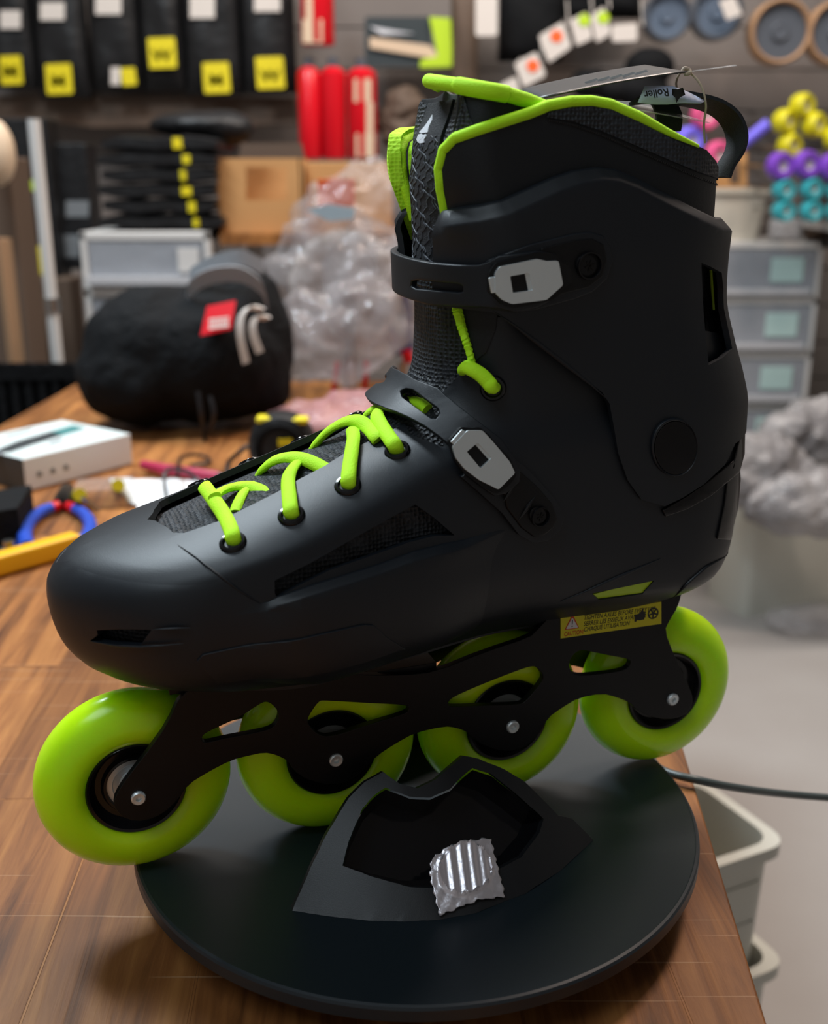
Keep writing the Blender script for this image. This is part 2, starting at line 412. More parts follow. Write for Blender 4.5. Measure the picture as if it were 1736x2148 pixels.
def flat_part(name, pix, holes, p, n, thick, material, parent, lift=0.0, rnd=0.0, bev=0.3, flat=None):
    p = p + n * (lift * .001)
    X = Vector((1, 0, 0)); X = (X - n * X.dot(n)).normalized(); Y = n.cross(X)
    F = lambda q: (lambda d: (d.dot(X), d.dot(Y)))(on_plane(q[0], q[1], p, n) - p)
    poly = [F(q) for q in pix]; hl = [[F(q) for q in h] for h in holes]
    if rnd: poly = round_poly(poly, rnd * .001); hl = [round_poly(h, rnd * .001 * .6) for h in hl]
    Mx = Matrix(((X.x, Y.x, n.x, p.x), (X.y, Y.y, n.y, p.y), (X.z, Y.z, n.z, p.z), (0, 0, 0, 1)))
    bm = bmesh.new(); prism(bm, poly, hl, thick * .001, Mx)
    o = bm_obj(name, bm, material, parent, fixn=True)
    if bev: bevel(o, bev * .001, 2, 50)
    return o, Mx
# ------------------------------------------------------------------ room
def slab(name, lo, hi, material, kind='structure'):
    bm = bmesh.new(); add_box(bm, [(a + b) / 2 for a, b in zip(lo, hi)], [b - a for a, b in zip(lo, hi)])
    o = bm_obj(name, bm, material, None, sm=False); o['kind'] = kind; return o
M['floor'] = mat('floor_vinyl', (0.36, 0.33, 0.31), 0.45, var=(3.0, (0.40, 0.375, 0.355)))
M['wallp'] = mat('slat_panel', (0.16, 0.135, 0.125), 0.6, var=(2.0, (0.19, 0.165, 0.15)))
M['paint'] = mat('wall_paint', (0.28, 0.26, 0.24), 0.8)
M['ceil'] = mat('ceiling_paint', (0.35, 0.35, 0.35), 0.9)
slab('floor', (-2.2, -1.2, -0.05), (2.6, 3.05, 0), M['floor'])
slab('ceiling', (-2.2, -1.2, 2.7), (2.6, 3.05, 2.75), M['ceil'])
slab('wall_left', (-2.25, -1.2, 0), (-2.2, 3.05, 2.7), M['paint'])
slab('wall_right', (2.6, -1.2, 0), (2.65, 3.05, 2.7), M['paint'])
slab('wall_front', (-2.2, -1.25, 0), (2.6, -1.2, 2.7), M['paint'])
bm = bmesh.new()
for k in range(27): add_box(bm, (0.2, 3.03, 0.05 + k * 0.1), (4.8, 0.04, 0.096))
add_box(bm, (0.2, 3.055, 1.35), (4.8, 0.02, 2.7))
o = bm_obj('wall_back', bm, M['wallp'], None, sm=False); o['kind'] = 'structure'

# ------------------------------------------------------------------ workbench
def wood_mat():
    m = bpy.data.materials.new('bench_wood'); m.use_nodes = True; nt = m.node_tree; N = nt.nodes; Lk = nt.links.new; b = N['Principled BSDF']
    tc = N.new('ShaderNodeTexCoord')
    mp = N.new('ShaderNodeMapping'); mp.inputs['Rotation'].default_value = (0, 0, math.pi / 2 - 0.06); Lk(tc.outputs['Object'], mp.inputs['Vector'])
    br = N.new('ShaderNodeTexBrick'); br.inputs['Scale'].default_value = 1.0; br.inputs['Brick Width'].default_value = 0.42; br.inputs['Row Height'].default_value = 0.062
    br.inputs['Mortar Size'].default_value = 0.0006; br.inputs['Mortar Smooth'].default_value = 0.3; br.offset = 0.37
    br.inputs['Color1'].default_value = (0, 0, 0, 1); br.inputs['Color2'].default_value = (1, 1, 1, 1); br.inputs['Mortar'].default_value = (0.3, 0.3, 0.3, 1)
    Lk(mp.outputs[0], br.inputs['Vector'])
    m2 = N.new('ShaderNodeMapping'); m2.inputs['Scale'].default_value = (2.2, 34, 10); Lk(mp.outputs[0], m2.inputs['Vector'])
    off = N.new('ShaderNodeVectorMath'); off.operation = 'MULTIPLY_ADD'; off.inputs[1].default_value = (7, 13, 3); Lk(br.outputs['Color'], off.inputs[0]); Lk(m2.outputs[0], off.inputs[2])
    n1 = N.new('ShaderNodeTexNoise'); n1.inputs['Scale'].default_value = 2.2; n1.inputs['Detail'].default_value = 8; n1.inputs['Roughness'].default_value = 0.65; n1.inputs['Distortion'].default_value = 0.6
    Lk(off.outputs[0], n1.inputs['Vector'])
    n2 = N.new('ShaderNodeTexNoise'); n2.inputs['Scale'].default_value = 9.0; n2.inputs['Detail'].default_value = 4; Lk(tc.outputs['Object'], n2.inputs['Vector'])
    r1 = N.new('ShaderNodeValToRGB'); e = r1.color_ramp.elements
    e[0].position = 0.28; e[0].color = (0.06, 0.020, 0.006, 1); e[1].position = 0.72; e[1].color = (0.42, 0.195, 0.058, 1)
    k = r1.color_ramp.elements.new(0.5); k.color = (0.26, 0.105, 0.030, 1)
    Lk(n1.outputs['Fac'], r1.inputs[0])
    mx = N.new('ShaderNodeMix'); mx.data_type = 'RGBA'; mx.blend_type = 'MULTIPLY'; mx.inputs[0].default_value = 0.8
    r2 = N.new('ShaderNodeValToRGB'); r2.color_ramp.elements[0].color = (0.62, 0.55, 0.5, 1); r2.color_ramp.elements[1].color = (1.3, 1.25, 1.2, 1); Lk(br.outputs['Color'], r2.inputs[0])
    Lk(r1.outputs[0], mx.inputs[6]); Lk(r2.outputs[0], mx.inputs[7])
    mx2 = N.new('ShaderNodeMix'); mx2.data_type = 'RGBA'; mx2.blend_type = 'MULTIPLY'; mx2.inputs[0].default_value = 0.7
    r3 = N.new('ShaderNodeValToRGB'); r3.color_ramp.elements[0].position = .3; r3.color_ramp.elements[1].position = .7; r3.color_ramp.elements[0].color = (0.7, 0.66, 0.62, 1); r3.color_ramp.elements[1].color = (1.2, 1.2, 1.2, 1); Lk(n2.outputs['Fac'], r3.inputs[0])
    Lk(mx.outputs[2], mx2.inputs[6]); Lk(r3.outputs[0], mx2.inputs[7])
    # fine pale scratches
    prev = mx2.outputs[2]
    for ang, sc, thr in ((0.15, 5.0, 0.735), (-0.25, 7.0, 0.745), (0.6, 6.0, 0.75)):
        ms = N.new('ShaderNodeMapping'); ms.inputs['Rotation'].default_value = (0, 0, ang); ms.inputs['Scale'].default_value = (0.9, 95, 1); Lk(tc.outputs['Object'], ms.inputs['Vector'])
        vo = N.new('ShaderNodeTexNoise'); vo.inputs['Scale'].default_value = sc; vo.inputs['Detail'].default_value = 1.0; Lk(ms.outputs[0], vo.inputs['Vector'])
        lt = N.new('ShaderNodeMath'); lt.operation = 'GREATER_THAN'; lt.inputs[1].default_value = thr; Lk(vo.outputs['Fac'], lt.inputs[0])
        mu = N.new('ShaderNodeMath'); mu.operation = 'MULTIPLY'; mu.inputs[1].default_value = 0.32; Lk(lt.outputs[0], mu.inputs[0])
        mq = N.new('ShaderNodeMix'); mq.data_type = 'RGBA'; mq.inputs[7].default_value = (0.5, 0.33, 0.2, 1); Lk(mu.outputs[0], mq.inputs[0]); Lk(prev, mq.inputs[6]); prev = mq.outputs[2]
    Lk(prev, b.inputs['Base Color']); b.inputs['Roughness'].default_value = 0.5; b.inputs['Specular IOR Level'].default_value = 0.3
    bp = N.new('ShaderNodeBump'); bp.inputs['Distance'].default_value = 0.0006; Lk(n1.outputs['Fac'], bp.inputs['Height']); Lk(bp.outputs[0], b.inputs['Normal'])
    return m
M['wood'] = wood_mat()
TZ = 0.75
bench = tag(empty('workbench', (-0.18, 0.9, 0)), 'brown strip-wood workbench carrying the skate, tools and boxes', 'table')
LX = lambda q: tuple(np.array(q) - np.array((-0.18, 0.9, 0)))
edge = lambda y: 0.131 + (y - 0.327) * 0.082
bm = bmesh.new()
ol = [(-0.56, 0.1), (edge(0.1), 0.1), (edge(1.62), 1.62), (-0.50, 1.62)]
prism(bm, [LX((a, b, 0))[:2] for a, b in ol], [], 0.032, Matrix.Translation((0, 0, TZ)))
bevel(bm_obj('tabletop', bm, M['wood'], bench, sm=False), 0.003)
for x, y in ((-0.5, 0.2), (0.06, 0.2), (-0.45, 1.5), (0.15, 1.5)):
    bm = bmesh.new(); add_box(bm, LX((x, y, 0.359)), (0.05, 0.05, 0.718)); bm_obj('leg', bm, M['wood'], bench, sm=False)

# ------------------------------------------------------------------ turntable
DC = Vector((0.001, 0.4325, 0)); DZ = CAMZ - 0.2762; DR = 0.1254
tt = tag(empty('turntable', (DC.x, DC.y, TZ)), 'round black display turntable on the bench under the inline skate', 'turntable')
bm = bmesh.new(); h = DZ - TZ
add_lathe(bm, [(0, h), (DR - 0.0022, h), (DR - 0.0016, h + 0.0002), (DR - 0.0006, h - 0.0002), (DR, h - 0.0012), (DR, h - 0.0058), (DR - 0.001, h - 0.0068), (DR - 0.006, h - 0.0072), (0, h - 0.0072)], 160)
bm_obj('platter', bm, M['platter'], tt, sharp_deg=30)
bm = bmesh.new(); add_lathe(bm, [(0, h - 0.0073), (0.07, h - 0.0073), (0.072, h - 0.010), (0.082, 0.004), (0.083, 0.0), (0, 0.0)], 96)
bm_obj('base', bm, M['frame'], tt)

# ------------------------------------------------------------------ saddle stand
def stand_surf(s, w):      # s along skate, w sideways (mm): height above platter
    wb = float(WB(s))
    return 0.92 * (wb - w)
SO_D = np.array([SO[0], SO[1], DZ])
sd2 = np.array([math.cos(YAW), math.sin(YAW), 0]); sn2 = np.array([math.sin(YAW), -math.cos(YAW), 0])
_b = sorted([(float((on_z(x, y, DZ) - SO_D) @ sd2 * 1000 - 6), float((on_z(x, y, DZ) - SO_D) @ sn2 * 1000)) for x, y in [(600, 1908), (613, 1910), (688, 1922), (773, 1931), (850, 1933), (922, 1929), (1000, 1915), (1059, 1890), (1101, 1875), (1178, 1824), (1244, 1762), (1256, 1750)]])
WB = pchip([p[0] for p in _b], [p[1] for p in _b])
def stand_hit(x, y):
    r = ray(x, y); lo, hi = None, None
    prev = None
    for k in np.linspace(0.30, 0.6, 1200):
        q = CAM + r * k / np.linalg.norm(r); dq = q - SO_D
        s, w, hh = dq @ sd2 * 1000 - 6, dq @ sn2 * 1000, dq[2] * 1000
        g = hh - stand_surf(s, w)
        if g <= 0 or hh <= 0.2: return (s, w)
    return (s, w)
stand_out = [(613, 1910), (650, 1824), (684, 1752), (731, 1675), (765, 1641), (803, 1620), (837, 1645), (875, 1655), (914, 1635), (971, 1586), (1003, 1592), (1059, 1615), (1101, 1641), (1148, 1688), (1170, 1711), (1200, 1718), (1244, 1762), (1178, 1824), (1101, 1875), (1059, 1890), (1000, 1915), (922, 1929), (850, 1933), (773, 1931), (688, 1922)]
stand_hole = [(718, 1816), (731, 1765), (760, 1696), (785, 1668), (809, 1652), (858, 1672), (901, 1674), (944, 1655), (970, 1628), (991, 1611), (1029, 1624), (1084, 1667), (1140, 1718), (1131, 1748), (1093, 1799), (1046, 1824), (986, 1854), (914, 1864), (858, 1861), (782, 1841)]
stand = tag(empty('saddle_stand', tuple(SO_D)), 'black plastic arched saddle on the turntable with an open hollow front, holding the skate upright', 'display stand')
stand.rotation_euler = (0, 0, YAW)
def face_mesh(sgn):
    out = [stand_hit(*q) for q in resamp(stand_out, 12, True)]; ho = [stand_hit(*q) for q in resamp(stand_hole, 12, True)]
    G = [(a, b) for a in np.arange(-80, 85, 5.0) for b in np.arange(10, 80, 5.0)]
    G = [g for g in G if inside(g, out) and not inside(g, ho) and min(math.hypot(g[0] - a, g[1] - b) for a, b in out + ho) > 2]
    V = [Vector(p) for p in out + ho + G]; n1, n2 = len(out), len(ho)
    E = [(i, (i + 1) % n1) for i in range(n1)] + [(n1 + i, n1 + (i + 1) % n2) for i in range(n2)]
    r = delaunay_2d_cdt(V, E, [], 0, 1e-5); vo = r[0]
    bm = bmesh.new(); P = lambda a, b, hz: Vector(((a + 6) * .001, -b * sgn * .001, max(hz, 0.1) * .001))
    f3 = [bm.verts.new(P(v[0], v[1], stand_surf(v[0], v[1]))) for v in vo]
    b3 = [bm.verts.new(P(v[0], max(v[1] - 3.2, 13.5), stand_surf(v[0], v[1]) - 1.5)) for v in vo]
    cnt = {}
    for f in r[2]:
        c = (sum(vo[i][0] for i in f) / 3, sum(vo[i][1] for i in f) / 3)
        if not inside(c, out) or inside(c, ho): continue
        bm.faces.new([f3[i] for i in f]); bm.faces.new([b3[i] for i in reversed(f)])
        for a, b in zip(f, list(f[1:]) + [f[0]]): cnt[(a, b)] = 1
    for (a, b) in list(cnt):
        if (b, a) not in cnt: bm.faces.new((f3[b], f3[a], b3[a], b3[b]))
    bmesh.ops.delete(bm, geom=[x for x in bm.verts if not x.link_faces], context='VERTS')
    o = bm_obj('side_skirt', bm, M['stand'], stand); 
    # recessed pocket wall and back behind the opening
    bm = bmesh.new(); ring = [stand_hit(*q) for q in resamp(stand_hole, 12, True)]
    cx, cy = sum(p[0] for p in ring) / len(ring), sum(p[1] for p in ring) / len(ring)
    A = [bm.verts.new(P(a, b, stand_surf(a, b) - 1)) for a, b in ring]
    hB = [max(stand_surf(a, b) * .8 - 6, 1.0) for a, b in ring]
    B = [bm.verts.new(P(cx + (a - cx) * .9, max(16.0, cy + (b - cy) * .8 - 12), hz)) for (a, b), hz in zip(ring, hB)]
    for i in range(len(A)):
        j = (i + 1) % len(A); bm.faces.new((A[i], A[j], B[j], B[i]))
    bm.faces.new(B)
    bm_obj('pocket', bm, M['gloss'], stand)
face_mesh(1); face_mesh(-1)
# crumpled foil square on the stand's lip
def foil():
    q = [(890, 1803), (1027, 1764), (1058, 1886), (921, 1927)]
    c = [np.array(stand_hit(*p)) for p in q]
    bm = bmesh.new(); n = 44; grid = []
    for j in range(n + 1):
        row = []
        for i in range(n + 1):
            a, b = i / n, j / n
            ed = 0.012 * math.sin(b * 37 + 1) * (1 if a in (0, 1) else 0) + 0.012 * math.sin(a * 41) * (1 if b in (0, 1) else 0)
            a2, b2 = a + ed, b + ed
            p = c[0] * (1 - a2) * (1 - b2) + c[1] * a2 * (1 - b2) + c[2] * a2 * b2 + c[3] * (1 - a2) * b2
            if a < .32 and b < .32: p = p + (c[2] - c[0]) * max(0, .32 - a - b) * .25
            rr = math.hypot((a - .52) * 1.05, b - .45); ring = math.exp(-((rr - .42) / .018) ** 2)
            ridges = 0.55 * math.sin((a * .95 + b * .10) * 2 * math.pi * 6.5) * (1 if rr < .42 else 0)
            hz = stand_surf(*p) + 1.4 + 0.7 * ring + ridges + RNG.rand() * (0.3 if rr > .44 else .03) + (1.2 if rr < .42 else 0.3 * math.sin(a * 23) * math.cos(b * 19))
            row.append(bm.verts.new(((p[0] + 6) * .001, -(p[1] + .5) * .001, max(0.4, hz) * .001)))
        grid.append(row)
    for j in range(n):
        for i in range(n): bm.faces.new((grid[j][i], grid[j][i + 1], grid[j + 1][i + 1], grid[j + 1][i]))
    o = bm_obj('foil_wrapper', bm, M['foil'], None, sharp_deg=50); m = o.modifiers.new('s', 'SOLIDIFY'); m.thickness = 0.0002
    o.matrix_world = stand.matrix_basis if False else Matrix.Translation(Vector(SO_D)) @ Matrix.Rotation(YAW, 4, 'Z')
    tag(o, 'crinkled silver foil square with a round imprint on the front lip of the black stand', 'foil wrapper')
foil()

# ------------------------------------------------------------------ inline skate
skate = tag(empty('inline_skate'), 'black inline skate boot with four lime green wheels and lime laces on the turntable', 'inline skate')
skate.matrix_world = SM

# wheels
def wheel():
    c = empty('wheel'); R = Matrix.Rotation(math.pi / 2, 4, 'X')
    bm = bmesh.new()
    half = [(39.2, 0), (39.0, 2.0), (38.2, 4.4), (36.6, 6.8), (34.2, 9.0), (31, 10.8), (27, 11.9), (23.5, 11.8), (21.2, 10.8), (19.8, 9.3)]
    prof = [(r, w) for r, w in reversed(half)] + [(r, -w) for r, w in half[1:]] + [(18.5, -8), (18.5, 8)]
    add_lathe(bm, [(r * .001, w * .001) for r, w in prof], 120, R, close=True)
    tire = bm_obj('tire', bm, M['urethane'], None, sharp_deg=40)
    bm = bmesh.new()
    h2 = [(19.8, 9.3), (19.2, 9.9), (18.2, 9.6), (17.2, 6.2), (15.8, 4.6), (13.6, 4.6), (12.6, 6.6), (11.6, 6.8), (11.2, 5.6)]
    prof = h2 + [(r, -w) for r, w in reversed(h2)]
    add_lathe(bm, [(r * .001, w * .001) for r, w in prof], 96, R)
    hub = bm_obj('hub', bm, M['hub'], tire, sharp_deg=30)
    bm = bmesh.new()
    add_lathe(bm, [(r * .001, w * .001) for r, w in [(11.2, 5.4), (9.2, 5.6), (8.8, 5.0), (6.4, 5.0), (6.0, 5.8), (4, 6.4), (3.9, 13), (3.9, -13), (4, -6.4), (6, -5.8), (6.4, -5), (8.8, -5), (9.2, -5.6), (11.2, -5.4)]], 64, R)
    bear = bm_obj('bearing', bm, M['steel'], tire, sharp_deg=30)
    bpy.data.objects.remove(c); return tire, hub, bear
tire, hub, bear = wheel(); tire.name = 'wheel'
for i in range(4):
    if i == 0: w = tire
    else:
        w = tire.copy(); COL.objects.link(w)
        for ch in (hub, bear): q = ch.copy(); COL.objects.link(q); q.parent = w
    w.parent = skate; w.location = L(-121.5 + 81 * i, 0, 39.3)

# frame
def px2(pts, w): return [uv(x, y, w) for x, y in pts]
WP = 17.5
fr_out = [(379, 1456), (350, 1521), (311, 1575), (277, 1618), (250, 1655), (238, 1681), (243, 1702), (268, 1720), (303, 1723), (342, 1708), (372, 1680), (393, 1647), (440, 1618), (485, 1595), (520, 1586), (553, 1579), (577, 1583), (604, 1596),
          (616, 1617), (642, 1635), (678, 1645), (714, 1645), (746, 1630), (770, 1608), (789, 1587), (830, 1560), (870, 1538), (931, 1524), (957, 1527), (981, 1536), (992, 1550), (1022, 1568), (1060, 1577), (1098, 1570), (1128, 1545), (1148, 1507),
          (1180, 1484), (1212, 1465), (1262, 1455), (1295, 1463), (1321, 1474), (1332, 1488), (1360, 1503), (1400, 1510), (1435, 1502), (1453, 1480), (1451, 1452), (1413, 1373), (1394, 1323), (1404, 1302), (1422, 1273), (1432, 1235),
          (1180, 1262), (1148, 1299), (1125, 1323), (1111, 1337), (1016, 1368), (912, 1410), (850, 1416), (780, 1417), (700, 1412), (560, 1425), (420, 1440)]
cA = lambda pts: [(40 + .4839 * x, 1260 + .4839 * y) for x, y in pts]
cB = lambda pts: [(780 + .4724 * x, 1160 + .4724 * y) for x, y in pts]
fr_holes = [cA([(790, 600), (800, 578), (880, 540), (960, 505), (1050, 442), (1080, 438), (1110, 462), (1128, 490), (1118, 530), (1090, 558), (1000, 577), (900, 595), (815, 616), (795, 612)]),
            cA([(1248, 520), (1262, 490), (1298, 437), (1320, 433), (1500, 444), (1675, 452), (1692, 466), (1680, 490), (1520, 535), (1360, 590), (1300, 585), (1262, 550)]),
            cB([(335, 672), (350, 645), (450, 600), (600, 540), (710, 500), (738, 512), (765, 552), (740, 592), (680, 662), (655, 673), (500, 678), (350, 685)]),
            cB([(872, 505), (880, 470), (905, 440), (938, 430), (965, 437), (1050, 455), (1140, 470), (1150, 488), (1132, 518), (1040, 535), (900, 548)])]
def smooth2(p, n=2):
    for _ in range(n):
        q = []
        for a, b in zip(p, p[1:] + p[:1]): q += [(a[0] * .75 + b[0] * .25, a[1] * .75 + b[1] * .25), (a[0] * .25 + b[0] * .75, a[1] * .25 + b[1] * .75)]
        p = q
    return p
fo = smooth2(px2(fr_out, WP), 1); fh = [smooth2(px2(h, WP), 2) for h in fr_holes]
Mn = lambda w: Matrix(((.001, 0, 0, 0), (0, 0, -.001, -w * .001), (0, .001, 0, 0), (0, 0, 0, 1)))
bm = bmesh.new(); prism(bm, fo, fh, 3.4, Mn(WP)); prism(bm, fo, fh, 3.4, Mn(-WP + 3.4))
# cross bridges between the side plates (under the boot, between wheels)
for u, v, lu, lv in ((-81, 83, 50, 5), (95, 84, 44, 5), (-10, 74.5, 30, 3)): add_box(bm, (u * .001, 0, v * .001), (lu * .001, .029, lv * .001))
frame = bm_obj('frame', bm, M['frame'], skate, sharp_deg=35); bevel(frame, .0007, 2, 50)
for i, (x, y) in enumerate([(291, 1677), (706, 1597), (1077, 1527), (1413, 1469)]):
    u, v = uv(x, y, WP + 1.4)
    for sgn in (1, -1):
        bm = bmesh.new(); R = Matrix.Translation(L(u, 0, v)) @ Matrix.Rotation(math.pi / 2 * sgn, 4, 'X')
        z0 = (WP - .5) * .001
        add_lathe(bm, [(0, z0 + .0006), (.0009, z0 + .0006), (.0012, z0 + .0018), (.0024, z0 + .0019), (.0029, z0 + .0014), (.0030, z0), (0, z0)], 24, R)
        o = bm_obj('axle_bolt', bm, M['steel'], frame, sharp_deg=30); o['label'] = 'small silver axle bolt'

# caution sticker
M['stick'] = mat('sticker_yellow', (0.62, 0.58, 0.01), 0.45); M['orange'] = mat('sticker_orange', (0.75, 0.22, 0.01), 0.5); M['redink'] = mat('red_ink', (0.5, 0.05, 0.01), 0.5)
def rect_frame(quad, w):
    """quad px TL TR BR BL on plane w -> function (a,b) in 0..1 to (u,v)."""
    Q = [np.array(uv(x, y, w)) for x, y in quad]
    return lambda a, b: Q[0] * (1 - a) * (1 - b) + Q[1] * a * (1 - b) + Q[2] * a * b + Q[3] * (1 - a) * b
sq = rect_frame([(1175, 1288), (1386, 1262), (1386, 1308), (1175, 1339)], WP)
bm = bmesh.new(); prism(bm, [tuple(sq(a, b)) for a, b in ((0, 0), (1, 0), (1, 1), (0, 1))], [], .25, Mn(WP + .25))
stk = bm_obj('caution_sticker', bm, M['stick'], frame, sm=False); stk['label'] = 'yellow caution sticker with black lettering'
def on_sticker(name, me, a, b, scale_u, scale_v, m):
    o0 = np.array(sq(a, b)); ex = np.array(sq(a + .01, b)) - o0; ex /= np.linalg.norm(ex); ey = np.array([0, 1.0])
    for v in me.vertices:
        p = o0 + ex * v.co.x * scale_u + ey * v.co.y * scale_v; v.co = L(p[0], WP + .32, p[1])
    o = link(name, me, m, stk, smooth=False); return o
on_sticker('lettering', text_mesh('TIGHTEN AXLES BEFORE EVERY USE', 3.0, shear=.2, bold=.03), .22, .36, .74, 1, M['blackprint'])
on_sticker('lettering', text_mesh('SERRER LES ESSIEUX AVANT', 3.0, shear=.2, bold=.03), .22, .61, .74, 1, M['blackprint'])
on_sticker('lettering', text_mesh('CHAQUE UTILISATION', 3.0, shear=.2, bold=.03), .22, .85, .74, 1, M['blackprint'])
on_sticker('lettering', text_mesh('CAUTION!', 2.9, shear=.1, bold=.05), .03, .93, .7, 1, M['redink'])
def sticker_poly(name, pts, a0, b0, m, lift=.3, holes=()):
    bm = bmesh.new(); o0 = np.array(sq(a0, b0)); ex = np.array(sq(a0 + .01, b0)) - o0; ex /= np.linalg.norm(ex)
    T = lambda p: tuple(o0 + ex * p[0] + np.array([0, 1.0]) * p[1])
    prism(bm, [T(p) for p in pts], [[T(p) for p in h] for h in holes], .05, Mn(WP + lift)); bm_obj(name, bm, m, stk, sm=False)
tri = [(-3.6, -2.9), (3.6, -2.9), (0.4, 3.4), (-.4, 3.4)]
sticker_poly('warning_triangle', round_poly(tri, .8), .11, .42, M['redink'], .34)
sticker_poly('warning_triangle', round_poly([(-3.0, -2.5), (3.0, -2.5), (0, 2.7)], .6), .11, .42, M['print'], .40)
sticker_poly('exclamation_mark', [(-.28, 1.6), (.28, 1.6), (.18, -.7), (-.18, -.7)], .11, .42, M['blackprint'], .46)
sticker_poly('exclamation_mark', [(-.26, -1.2), (.26, -1.2), (.26, -1.8), (-.26, -1.8)], .11, .42, M['blackprint'], .46)
hand = [(-3.6, -2.6), (-3.6, 1.0), (-2.6, .9), (-1.4, 1.2), (-.6, 2.0), (.1, 3.0), (.5, 3.1), (.5, 1.8), (1.8, 1.6), (2.0, 1.1), (1.5, .8), (2.1, .5), (2.2, 0), (1.6, -.3), (2.0, -.6), (1.9, -1.1), (1.3, -1.3), (1.5, -1.7), (1.2, -2.1), (-1.0, -2.2), (-2.4, -1.9), (-2.6, -2.6)]
sticker_poly('pointing_hand', hand, .80, .5, M['blackprint'], .34)
cir = lambda r, n=28, c=(0, 0), a0=0, a1=2 * math.pi: [(c[0] + r * math.cos(a0 + (a1 - a0) * k / n), c[1] + r * math.sin(a0 + (a1 - a0) * k / n)) for k in range(n)]
hls = []
for k in range(5):
    a = k * 2 * math.pi / 5 + .3; hls.append([(2.1 * math.cos(a + d), 2.1 * math.sin(a + d)) for d in (-.45, -.2, 0, .2, .45)] + [(.7 * math.cos(a), .7 * math.sin(a))])
sticker_poly('wheel_symbol', cir(2.8), .915, .47, M['blackprint'], .34, hls)
# boot shell ------------------------------------------------------------
def near(pts): return pts
c6 = lambda pts: [(80 + .5184 * x, 780 + .5184 * y) for x, y in pts]
c5 = lambda pts: [(760 + .4839 * x, 460 + .4839 * y) for x, y in pts]
c4 = lambda pts: [(780 + .4724 * x, 120 + .4724 * y) for x, y in pts]
offS = lambda t, v: -3.2 * np.clip((v - 172) / 12, 0, 1)
slot_near = trace(c6([(520, 628), (545, 650), (590, 652), (660, 628), (740, 600), (870, 535), (960, 490), (1060, 432), (1160, 380), (1300, 290), (1370, 250), (1440, 205), (1470, 190), (1500, 240), (1640, 300)]) + [(925, 850), (920, 815), (960, 785), (1000, 752), (1022, 718), (1036, 668)], 0, 6)
slot_near = [(max(a, 0.02), b) for a, b in slot_near]
v_front = slot_near[0][1] + 1.5
t0v = hit(326, 1082)[1]
poly = [(0, 86.0), (0, t0v - 1)] + [(0.02, t0v - .3)] + slot_near + [(0.36, 222), (0.6, 222), (1.0, 205), (1.0, 86.0)]
vent = trace(c6([(957, 845), (1100, 775), (1300, 660), (1525, 536), (1600, 590), (1685, 662), (1600, 664), (1500, 690), (1380, 733), (1180, 802), (1060, 862), (966, 912), (957, 895)]), 0, 10, True)
toe_vent = trace([(190, 1344), (206, 1332), (204, 1322), (250, 1320), (318, 1321), (306, 1338), (293, 1355), (240, 1352)], 0, 5, True)
green_vent = trace([(1241, 1245), (1300, 1233), (1372, 1218), (1347, 1246), (1300, 1253), (1255, 1258)], 0, 6, True)
shell = panel('shell', poly, [vent, toe_vent, green_vent], offS, 2.6, M['shell'], skate, True, 3.2, .5)
# sole plate closing the underside
bm = bmesh.new()
ring = [S(np.array([t]), np.array([86.3]), -2.2)[0] for t in np.concatenate([np.linspace(0, 1, 60), np.linspace(-1, 0, 60)[1:-1]])]
prism(bm, [(p[0] * .001, -p[1] * .001) for p in ring], [], .004, Matrix.Translation((0, 0, .0885)))
bm_obj('sole_plate', bm, M['shell'], skate, sm=False)
# inner boot (liner) below the collar
liner_in = panel('liner', [(0, 90), (0, 196), (.14, 200), (.3, 228), (1, 228), (1, 90)], [], lambda t, v: -4.6 - 1.5 * np.clip((150 - v) / 40, 0, 1), 2, M['mesh'], skate, True, 5, 0)
# green insert
panel('side_insert', trace([(1232, 1250), (1375, 1212), (1380, 1222), (1352, 1252), (1252, 1266)], -.6, 8, True), [], -0.6, 1.0, M['limeplastic'], skate, False, 3, 0)
# lower cup raised over the quarter: outline by the ledge
ledge = trace(c6([(560, 690), (600, 730), (700, 810), (780, 865), (850, 915), (900, 942), (935, 935), (975, 912), (1100, 868), (1250, 822), (1400, 775), (1530, 727), (1640, 700), (1740, 680)]) + [(1020, 1120), (1085, 1098)], 1.5, 7)
cup_r = trace([(1110, 1130), (1180, 1120), (1290, 1100), (1400, 1090)], 1.5, 12)
t1, v1 = ledge[0]
tvx = hit(600, 1258, 1.5)
tC = hit(547, 1266, 1.5)[0]; tF0, tF1 = hit(900, 1150)[0], hit(1120, 1100)[0]; tS, vS = hit(470, 1210, 1.5); cupv = vline(ledge[3:] + [(0.70, 118), (1, 112)])
cuppoly = [(0, 89), (0, t0v - 14)] + [(t1 * .5, v1 - 6)] + ledge[3:] + [(0.70, 118), (0.84, 112), (1, 112), (1, 89)]
def offcup(t, v):
    t = np.asarray(t, float); v = np.asarray(v, float); sm = lambda x: np.clip(x, 0, 1) ** 2 * (3 - 2 * np.clip(x, 0, 1))
    k = sm((v - 88) / 8) * (1 - sm((t - tF0) / (tF1 - tF0)))
    led = np.where(t > tC - .012, np.clip((cupv(t) - v) / 2.9, 0, 1), 1)
    toe = 1 - sm((tS - t) / .06 + .5) * sm((v - vS + 6) / 14)
    return -0.9 + k * toe * (0.55 * sm((v - 88) / 20) + .55 + 3.9 * led * sm((t - tC + .012) / .045))
panel('lower_cup', cuppoly, [[(a, b) for a, b in toe_vent], green_vent], offcup, 1.2, M['shell'], skate, True, 3.2, .4, creases=[[(a, b - d_) for a, b in ledge[27:]] for d_ in (.5, 1.5, 2.5, 3.3)])
